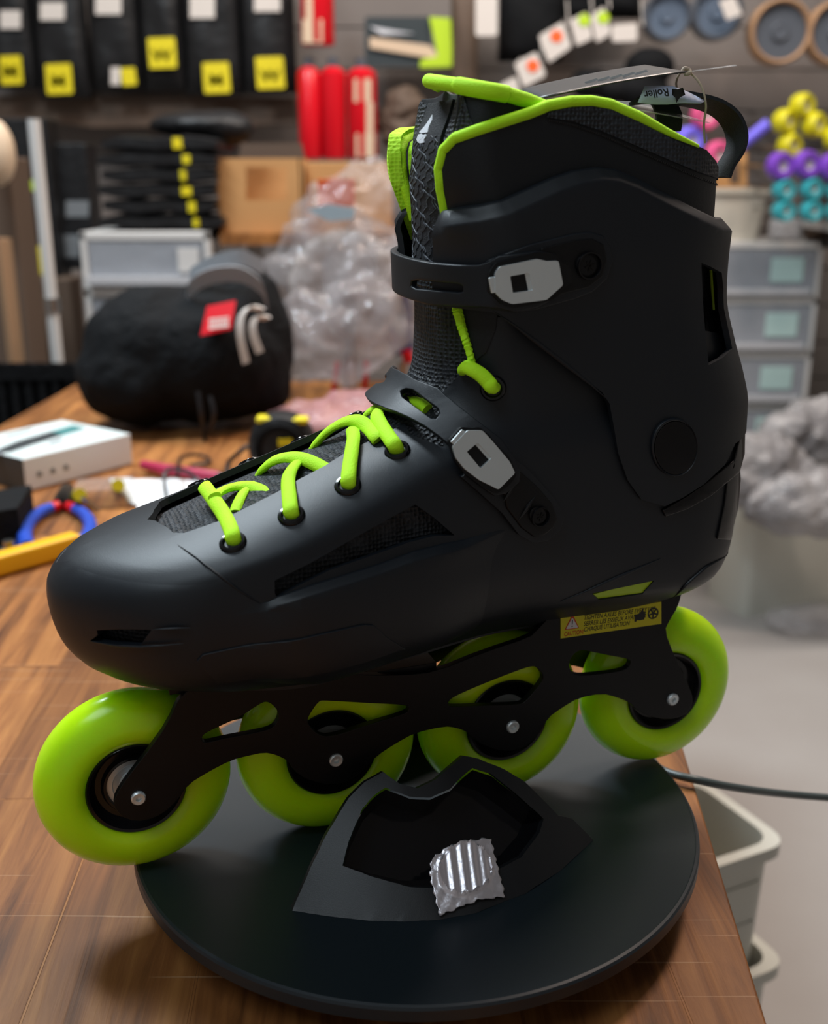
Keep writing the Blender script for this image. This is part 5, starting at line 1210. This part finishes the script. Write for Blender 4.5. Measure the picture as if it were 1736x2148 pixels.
# cardboard boxes
zc_ = at_y(550, 492, 2.05)[2]
ped = tag(empty('storage_rack', (-.2, 2.12, 0)), 'dark storage rack behind the bench carrying the cardboard boxes and clear bags', 'rack'); bm = bmesh.new()
xr0, xr1 = at_y(450, 500, 2.02)[0], at_y(1240, 500, 2.02)[0]
add_box(bm, ((xr0 + xr1) / 2 + .2, .12, zc_ - .01), (xr1 - xr0, .34, .02)); bm_obj('rack_board', bm, M['wood'], ped, sm=False)
for fx in (xr0 + .02, xr1 - .02):
    for fy in (-.03, .27): bm = bmesh.new(); add_box(bm, (fx + .2, fy, (zc_ - .02) / 2), (.03, .03, zc_ - .02)); bm_obj('rack_post', bm, M['tool'], ped, sm=False)
t_ = tag(empty('cardboard_box', at_y(548, 492, 2.1)), 'open orange-brown cardboard box with a cut-out window beside the folded covers', 'cardboard box'); B0 = at_y(548, 492, 2.1)
facing('front_panel', R4(460, 332, 636, 492), 2.1, .003, M['cardboard'], t_, B0, holes=[R4(516, 350, 602, 420)]); x0, z0, x1, z1 = pxbox(460, 332, 636, 492, 2.1)
bm = bmesh.new(); w_ = (x1 - x0); hz = z1 - z0
for sx in (-1, 1): add_box(bm, (sx * (w_ / 2 - .002), .07, hz / 2), (.003, .14, hz))
add_box(bm, (0, .14, hz / 2), (w_, .003, hz)); add_box(bm, (0, .07, .002), (w_, .14, .003)); bm_obj('side_panels', bm, M['cardboard'], t_, sm=False)
facing('top_flap', [(505, 300), (632, 300), (640, 334), (500, 332)], 2.16, .003, M['brown'], t_, B0)
tb_ = facing('cardboard_box', R4(640, 340, 822, 492), 2.14, .12, M['cardboard'], None, bev=.002); tag(tb_, 'closed tan cardboard box behind the clear plastic bags', 'cardboard box')
ob = facing('orange_carton', R4(666, 376, 742, 432), 1.50, .03, M['orangeink'], None); tag(ob, 'small orange carton with a pale square mark among the clear bags', 'carton'); facing('pale_mark', R4(672, 390, 694, 424), 1.999, .001, M['tagwhite'], ob)
for i, (x, y, s, l, Y) in enumerate([(655, 600, (.07, .06, .09), 'clear crumpled plastic bag at the left of the heap', 1.50), (745, 480, (.085, .06, .075), 'topmost clear plastic bag of the heap under the orange carton', 1.53), (800, 610, (.085, .06, .09), 'clear plastic bag of the heap next to the tongue of the boot', 1.50), (690, 710, (.08, .06, .06), 'clear plastic bag resting on the bench behind the red-handled pliers', 1.40)]):
    p = at_y(x, y, Y); o = blob('clear_plastic_bag', [(p, s, .3), (p + np.array([.04, 0, .03]), (s[0] * .7, s[1] * .8, s[2] * .7), 0)], M['clearbag'], voxel=.01, sm=2, disp=.06, dscale=.045); tag(o, l, 'plastic bag', 'heap of clear plastic bags')
o = blob('printed_packet', [(at_y(725, 610, 1.58), (.085, .02, .09), 0)], Mt('kraft', (.30, .24, .2), .5, var=(60, (.5, .46, .44))), voxel=.008); tag(o, 'printed greyish packet inside the clear bag heap', 'packet')
o = facing('blue_white_sachet', [(640, 440), (690, 428), (745, 438), (740, 460), (690, 464)], 1.455, .004, Mt('paleblue', (.45, .58, .66), .4), None); tag(o, 'small pale blue and white sachet on the clear bags', 'sachet')
# far-left packages
def pkg(r, Y, lab, bits=(), m='bagblack', seed=0, d=.08, name='boxed_package', cat='package'):
    x0, z0, x1, z1 = pxbox(*r, Y); B0 = ((x0 + x1) / 2, Y, z0); t_ = tag(empty(name, B0), lab, cat); bm = bmesh.new(); add_box(bm, (0, d / 2, (z1 - z0) / 2), (x1 - x0, d, z1 - z0)); bevel(bm_obj('package_body', bm, M[m], t_, sm=False), .004)
    for q, mm, nm in bits: facing(nm, R4(*q), Y - .0005, .002, M[mm], t_, B0)
pkg((20, 248, 112, 600), 2.3, 'tall black package at the far left with yellow-green band and yellow square', [((22, 378, 78, 400), 'greenink', 'green_band'), ((34, 402, 76, 436), 'slate', 'grey_print'), ((46, 516, 96, 576), 'yellow', 'yellow_square')])
pkg((114, 300, 190, 565), 2.35, 'black package with small white label between pole and folded covers', [((138, 421, 186, 455), 'inkgrey', 'small_label'), ((124, 492, 166, 540), 'inkgrey', 'printed_text')])
pkg((60, 585, 182, 1360), 2.25, 'plain brown carton low behind the bench at the left', m='brown', name='brown_carton', cat='carton')
pkg((20, 700, 100, 1340), 2.15, 'pale grey box behind the far left corner of the bench', m='frost', name='pale_box', cat='box')
pkg((-30, 330, 50, 900), 1.95, 'dark brown cloth-covered bundle at the left photo edge', m='brown', name='covered_bundle', cat='bundle', d=.1)
bm = bmesh.new(); a, b = at_y(6, 500, 1.8), at_y(22, 780, 1.8); add_cyl(bm, (a[0], 1.8, 0), (a[0], 1.8, a[2]), .014, seg=4); tag(bm_obj('wooden_post', bm, M['tan'], None, sm=False), 'pale wooden post at the left photo edge', 'post')
o = blob('cream_bundle', [(at_y(-6, 320, 1.9), (.03, .03, .055), 0)], M['cream'], voxel=.006); tag(o, 'rounded cream object cut by the left photo edge', 'cap')
t_ = tag(empty('slatted_crate', (at_y(45, 850, 1.64)[0], 1.64, 0)), 'black slatted crate at the left beyond the bench', 'crate'); zt3 = at_y(50, 772, 1.6)[2]
bm = bmesh.new(); 
for k in range(9): add_box(bm, (-.09 + k * .021, 0, zt3 / 2), (.012, .01, zt3)); 
add_box(bm, (-.01, 0, zt3 - .012), (.2, .014, .024)); add_box(bm, (-.01, .07, zt3 * .5), (.2, .12, zt3 * .94)); bm_obj('slats', bm, M['fabricblack'], t_, sm=False)
# ---- things on the bench ------------------------------------------------------
T = lambda x, y, dz=0: Vector(on_z(x, y, TZ + dz))
# black bag
c = T(395, 925); bc = Vector((c.x, c.y + .09, TZ))
bag = tag(empty('black_sports_bag', tuple(bc)), 'bulging black sports bag with grey straps and a red label on the bench', 'bag')
sc_ = bc.y / F_PX
def bp_(x, y, dy): p = at_y(x, y, bc.y + dy); return Vector(p) - bc
o = blob('bag_body', [(Vector((c_.x, c_.y, max(c_.z, s_[2] + .002))), s_, r_) for c_, s_, r_ in [(bp_(330, 770, .0), (.088, .085, .085), 0), (bp_(300, 830, -.01), (.078, .085, .062), 0), (bp_(440, 800, 0), (.10, .09, .082), 0), (bp_(520, 720, .02), (.055, .07, .085), 0), (bp_(400, 700, .02), (.10, .07, .055), .1), (bp_(490, 640, .03), (.062, .05, .055), 0), (bp_(560, 790, 0), (.032, .05, .05), 0)]], M['fabricblack'], bag, voxel=.006, sm=8, disp=.012, dscale=.04)
def strap_b(name, px, m, wv, dy):
    band(name, [bp_(x, y, d_) for x, y, d_ in px], (wv, wv), .003, M[m], bag, n=6)
strap_b('carry_strap', [(392, 650, -.02), (402, 605, -.04), (440, 580, -.045), (500, 575, -.045), (545, 600, -.04), (560, 640, -.03)], 'greystrap', (0, -.006, .018), 0)
strap_b('carry_strap', [(400, 580, -.01), (440, 556, -.02), (500, 540, -.02), (550, 560, -.01)], 'greystrap', (0, .004, .018), 0)
strap_b('piping_loop', [(516, 762, -.085), (504, 705, -.085), (506, 665, -.08), (525, 645, -.075), (548, 650, -.07)], 'tagwhite', (.008, 0, .003), 0)
strap_b('piping_loop', [(545, 740, -.08), (532, 705, -.08), (530, 680, -.078), (540, 665, -.072), (560, 668, -.066)], 'tagwhite', (.008, 0, .003), 0)
p4 = [(434, 642), (494, 630), (484, 690), (420, 704)]
bm = bmesh.new(); vs = [bm.verts.new(bp_(x, y, -.092 if y > 660 else -.072)) for x, y in p4]; bm.faces.new(vs); rl = bm_obj('red_label', bm, M['red'], bag, sm=False); s_ = rl.modifiers.new('s', 'SOLIDIFY'); s_.thickness = .002
bm = bmesh.new()
for k in range(7):
    a = 438 + k * 5.5; x, y = 440 + k * 6, 686 - k * .5
    vs = [bm.verts.new(bp_(xx, yy, -.094 + (690 - yy) * .0003)) for xx, yy in ((x, y - 18), (x + 3.5, y - 19), (x + 1.5, y + 4), (x - 2, y + 4))]; bm.faces.new(vs)
for y in (670, 688):
    vs = [bm.verts.new(bp_(xx, yy, -.0945 + (690 - yy) * .0003)) for xx, yy in ((438, y), (480, y - 6), (480, y - 3), (438, y + 3))]; bm.faces.new(vs)
bm_obj('label_writing', bm, M['tagwhite'], rl, sm=False)
bm = bmesh.new()
for (x0, y0, x1, y1) in ((415, 820, 430, 930), (440, 830, 428, 920)): add_tube(bm, spline([bp_(x0, y0, -.10), bp_(x0 + 8, (y0 + y1) / 2, -.105), bp_(x1, y1, -.09)]), .003, 8)
bm_obj('drawcord', bm, M['cableblack'], bag)
# white box
def carton(name, c0, c1, c2, H_, mtop, mside, mend, lab, cat):
    """c0,c1,c2: base corners (front-left, front-right, back-right)."""
    c3 = c0 + (c2 - c1); t_ = tag(empty(name, tuple((c0 + c2) / 2)), lab, cat); o_ = (c0 + c2) / 2; up = Vector((0, 0, H_)); bm = bmesh.new()
    lo = [bm.verts.new(p - o_ + Vector((0, 0, .0005))) for p in (c0, c1, c2, c3)]; hi = [bm.verts.new(p - o_ + up) for p in (c0, c1, c2, c3)]
    bm.faces.new(lo[::-1]); bm.faces.new(hi)
    for k in range(4): bm.faces.new((lo[k], lo[(k + 1) % 4], hi[(k + 1) % 4], hi[k]))
    b = bm_obj('carton', bm, M[mside], t_, sm=False); b.data.materials.append(M[mend]); b.data.materials.append(M[mtop])
    b.data.polygons[1].material_index = 2; b.data.polygons[5].material_index = 1; bevel(b, .0015); return t_, b, o_, c3
A_, B_, = T(57, 1033), T(279, 974); dirv = (B_ - A_).normalized(); perp = Vector((-dirv.y, dirv.x, 0))
tcorner = T(186, 910)
wb, body, o_, c3 = carton('white_gadget_box', A_ - dirv * .001, B_, B_ + perp * .115, .034, 'mint', 'whitebox', 'slate', 'white rectangular box with a printed dark handheld gadget on its lid, on the bench', 'box')
M['boxtop'] = mat('box_top', (0.62, .70, .70), .4); body.data.materials[2] = M['boxtop']
Ltop = lambda a, b: (A_ + dirv * (a * (B_ - A_).length) + perp * (.115 * b) + Vector((0, 0, .0344))) - o_
def toppoly(nm, ab, m):
    bm = bmesh.new(); bm.faces.new([bm.verts.new(Ltop(a, b)) for a, b in ab]); bm_obj(nm, bm, m, wb, sm=False)
toppoly('printed_gadget', [(.05, .28), (.30, .36), (.64, .44), (.66, .66), (.30, .58), (.02, .44)], M['slate'])
toppoly('printed_gadget', [(.64, .44), (.90, .50), (.92, .72), (.64, .66)], Mt('tealprint', (.06, .22, .22), .4)); toppoly('printed_tip', [(-.08, .26), (.03, .30), (.03, .40), (-.06, .36)], M['inkgrey'])
toppoly('printed_line', [(.35, .80), (.62, .86), (.61, .90), (.34, .84)], M['inkgrey']); toppoly('printed_line', [(.40, .24), (.55, .29), (.54, .34), (.39, .29)], M['inkgrey'])
for a in (.10, .22, .34):
    bm = bmesh.new(); P0 = lambda s, z: A_ + dirv * (s * (B_ - A_).length) - perp * .0006 + Vector((0, 0, z)) - o_
    bm.faces.new([bm.verts.new(P0(s, z)) for s, z in ((a, .013), (a + .045, .013), (a + .03, .018), (a, .018))]); bm_obj('printed_mark', bm, M['inkgrey'], wb, sm=False)
# dark box at left edge
A2, B2 = T(-90, 1165), T(46, 1140)
carton('black_case', A2, B2, B2 + Vector((-.012, .07, 0)), .032, 'fabricblack', 'fabricblack', 'fabricblack', 'small black case in front of the white gadget box at the left edge', 'case')
# blue pliers
pl_ = tag(empty('pliers', tuple(T(125, 1100))), 'pliers with blue curved grips and red collars lying open on the bench', 'pliers'); O_ = T(125, 1100)
for nm, px, mm, rad in (('grip', [(58, 1150), (52, 1120), (62, 1095), (85, 1075), (108, 1065)], 'blue', [.0068, .0066, .006, .0055, .005]), ('grip', [(174, 1140), (188, 1118), (188, 1096), (175, 1078), (158, 1068)], 'blue', [.0066, .0064, .006, .0055, .005]), ('collar', [(108, 1065), (122, 1061)], 'red', [.0052, .005]), ('collar', [(158, 1068), (144, 1062)], 'red', [.0052, .005])):
    bm = bmesh.new(); P = [T(x, y, .007) - O_ for x, y in px]; rr = rad
    if len(P) > 2: P = spline(P, n=5); rr = [np.interp(i, [0, len(P) - 1], [rad[0], rad[-1]]) for i in range(len(P))]
    add_tube(bm, P, [float(v) for v in rr], 14); bm_obj(nm, bm, M[mm], pl_)
bm = bmesh.new(); add_tube(bm, [T(122, 1061, .006) - O_, T(133, 1048, .006) - O_, T(138, 1020, .006) - O_], [.006, .009, .004], 10); add_tube(bm, [T(144, 1062, .006) - O_, T(136, 1048, .006) - O_, T(146, 1022, .006) - O_], [.006, .009, .004], 10); bm_obj('jaws', bm, M['darksteel'], pl_)
# yellow level bar
bar = tag(empty('yellow_bar', tuple(T(80, 1200))), 'long amber yellow bar tool on the bench behind the toe', 'bar tool'); O_ = T(80, 1200)
a, b = T(-120, 1240), T(165, 1158); d_ = (b - a).normalized(); pr = Vector((-d_.y, d_.x, 0)); bm = bmesh.new()
ln = (b - a).length; R3 = Matrix(((d_.x, pr.x, 0, (a.x + b.x) / 2 - O_.x), (d_.y, pr.y, 0, (a.y + b.y) / 2 - O_.y), (0, 0, 1, .009), (0, 0, 0, 1)))
add_box(bm, (0, 0, 0), (ln, .016, .017), M=R3); bevel(bm_obj('bar_body', bm, M['amber'], bar, sm=False), .003)
bm = bmesh.new(); add_box(bm, (0, .012, -.002), (ln, .008, .011), M=R3); bevel(bm_obj('rear_flange', bm, M['amber'], bar, sm=False), .002)
bm = bmesh.new(); add_box(bm, (ln / 2 + .012, .006, -.004), (.026, .022, .008), M=R3); bm_obj('end_cap', bm, M['frost'], bar, sm=False)
# green-white strip
o = band('green_strip', [T(165, 1148, .006), T(195, 1122, .010), (T(240, 1112, .006)), T(262, 1104, .004)], ((0, .02, 0), (0, .014, 0)), .003, M['greenink'], None); tag(o, 'short lime green and white plastic strip next to the amber bar', 'strip')
bm = bmesh.new(); add_lathe(bm, [(0, 0), (.009, 0), (.009, .008), (.005, .009), (.005, .014), (0, .014)], 24, Matrix.Translation(T(22, 1168))); tag(bm_obj('steel_bushing', bm, M['tool'], None), 'small round silver metal bushing by the amber bar', 'knob')
bm = bmesh.new(); add_tube(bm, [T(-12, 1136, .004), T(42, 1128, .004)], .004, 10); tag(bm_obj('red_pen_cap', bm, M['red'], None), 'small red cap lying behind the silver bushing', 'cap')
# clear case with yellow ends
cs = tag(empty('clear_case', tuple(T(215, 1060))), 'small clear plastic case of bits with two yellow clips', 'case'); O_ = T(215, 1060)
bm = bmesh.new(); add_box(bm, (0, .01, .009), (.052, .045, .018), .2); bm_obj('case_lid', bm, M['clearbag'], cs, sm=False)
for x, y in ((165, 1038), (246, 1018)): bm = bmesh.new(); add_cyl(bm, T(x, y, 0) - O_, T(x + 2, y, .022) - O_, .006, seg=16); bm_obj('yellow_clip', bm, M['yellow'], cs)
bm = bmesh.new(); add_cyl(bm, T(172, 1042, .02) - O_, T(205, 1072, .004) - O_, .0022, seg=10); bm_obj('driver_bit', bm, M['tool'], cs)
# pink pen, paper
bm = bmesh.new(); add_tube(bm, [T(300, 975, .008), T(345, 985, .009), T(460, 1000, .007)], [.005, .0062, .0055], 14); pen = bm_obj('marker_pen', bm, M['magenta'], None); tag(pen, 'dark pink marker lying between the white box and the crumpled paper', 'marker')
bm = bmesh.new(); add_tube(bm, [T(460, 1000, .007), T(492, 1006, .006)], [.0052, .003], 12); bm_obj('pen_tip', bm, M['darksteel'], pen)
def sheet(px, nm, m, lab, cat, h=.004):
    q = [T(x, y) for x, y in px]; bm = bmesh.new(); n = 14; g = []; rr = random.Random(5)
    for j in range(n + 1): g.append([bm.verts.new(q[0].lerp(q[1], i / n).lerp(q[3].lerp(q[2], i / n), j / n) + Vector((rr.uniform(-.002, .002), rr.uniform(-.002, .002), .0015 + h * (.5 + .5 * math.sin(i * 1.3 + j * .9)) * rr.random()))) for i in range(n + 1)])
    for j in range(n):
        for i in range(n): bm.faces.new((g[j][i], g[j][i + 1], g[j + 1][i + 1], g[j + 1][i]))
    o = bm_obj(nm, bm, M[m], None, sharp_deg=80); s_ = o.modifiers.new('s', 'SOLIDIFY'); s_.thickness = .0006; return tag(o, lab, cat)
sheet([(300, 1085), (440, 1078), (500, 1010), (228, 1008)], 'paper_sheet', 'paper', 'crumpled white paper sheet on the bench behind the shoe toe', 'paper')
# tape measure
tm2 = tag(empty('tape_measure', tuple(T(590, 1010))), 'black tape measure with yellow patches behind the laces', 'tape measure'); O_ = T(590, 1010) + Vector((0, .02, 0)); tm2.location = O_
A = Matrix.Translation((0, 0, .034)) @ Matrix.Rotation(math.pi / 2, 4, 'X')
bm = bmesh.new(); add_lathe(bm, [(0, .02), (.024, .022), (.031, .018), (.034, .010), (.034, -.010), (.031, -.018), (0, -.02)], 40, A); bm_obj('tape_case', bm, M['bagblack'], tm2)
bm = bmesh.new(); add_lathe(bm, [(.020, .0225), (.020, .025), (.025, .025), (.025, .022)], 40, A, close=True); bm_obj('front_ring', bm, M['fabricblack'], tm2)
for x, z in ((-.016, .062), (.020, .061)): bm = bmesh.new(); add_box(bm, (x, -.008, z), (.016, .018, .006)); bevel(bm_obj('yellow_patch', bm, M['yellow'], tm2, sm=False), .002)
bm = bmesh.new(); add_box(bm, (.006, -.0262, .042), (.014, .001, .008)); bm_obj('yellow_sticker', bm, M['yellow'], tm2, sm=False)
# cables
bm = bmesh.new(); add_tube(bm, spline([T(360, 1080, .003), T(345, 1020, .02), T(352, 985, .03), T(395, 990, .02), T(430, 1030, .006), T(410, 1058, .003)]), .0018, 8)
add_tube(bm, spline([T(430, 1060, .003), T(470, 1010, .02), T(480, 970, .035), T(500, 950, .045), T(520, 935, .05)]), .0022, 8)
add_tube(bm, spline([T(372, 1000, .02), T(380, 960, .012), T(420, 955, .006), T(440, 968, .004), T(400, 978, .004)]), .0018, 8)
tag(bm_obj('thin_cable', bm, M['cableblack'], None), 'thin black cable looping over the white paper towards the tape measure', 'cable')
# red handled pliers standing in the heap
t_ = tag(empty('hand_tool', tuple(T(735, 840))), 'steel hand tool with two bright red side grips standing behind the laces', 'hand tool'); O_ = T(735, 840); Yp = O_.y
bm = bmesh.new(); add_tube(bm, [Vector(at_y(733, 812, Yp)) - O_, Vector(at_y(735, 700, Yp)) - O_, Vector(at_y(736, 612, Yp)) - O_], [.012, .006, .005], 12); add_tube(bm, [Vector(at_y(722, 615, Yp)) - O_, Vector(at_y(768, 612, Yp)) - O_], .005, 10); bm_obj('steel_shaft', bm, M['tool'], t_)
for px in ([(708, 760), (703, 800), (694, 838)], [(768, 758), (766, 790), (764, 815)]): bm = bmesh.new(); add_tube(bm, [Vector(at_y(x, y, Yp)) - O_ for x, y in px], .004, 10); bm_obj('red_grip', bm, M['red'], t_)
t_ = tag(empty('blue_clamp', tuple(T(815, 800))), 'dark blue plastic spring clamp with a red pad, left of the boot tongue', 'clamp'); O_ = T(815, 800); Yp = O_.y
for px, r_ in (([(765, 602), (800, 640), (812, 690), (840, 740)], .011), ([(855, 630), (820, 655), (800, 650)], .009), ([(838, 600), (850, 660), (852, 740)], .010)): bm = bmesh.new(); add_tube(bm, spline([Vector(at_y(x, y, Yp)) - O_ for x, y in px], n=5), r_, 10); bm_obj('clamp_arm', bm, M['navy'], t_)
bm = bmesh.new(); add_cyl(bm, Vector(at_y(850, 735, Yp - .01)) - O_, Vector(at_y(858, 760, Yp - .01)) - O_, .008, seg=12); bm_obj('red_pad', bm, M['red'], t_)
bm = bmesh.new(); add_cyl(bm, Vector(at_y(845, 760, Yp)) - O_, Vector(at_y(840, 800, Yp)) - O_, .007, seg=12); bm_obj('clamp_foot', bm, M['tool'], t_)
o = blob('pink_film_bag', [(T(690, 880, .02), (.075, .05, .02), 0), (T(760, 860, .02), (.06, .05, .025), 0)], Mt('pinkfilm', (.62, .34, .36), .2, alpha=.45, bump='noise', bscale=40, bdist=.01), voxel=.006, sm=2, disp=.02, dscale=.03); tag(o, 'crumpled pinkish clear film bag on the bench behind the laces', 'plastic bag')
for i, (x, y, l) in enumerate([(555, 858, 'brass glinting round fitting left of the tape measure'), (585, 830, 'steel round fitting above the brass one behind the tape measure')]):
    bm = bmesh.new(); add_lathe(bm, [(0, 0), (.006, 0), (.008, .012), (.006, .024), (0, .026)], 20, Matrix.Translation(T(x, y + 60))); tag(bm_obj('metal_fitting', bm, M['tool'], None), l, 'fitting')
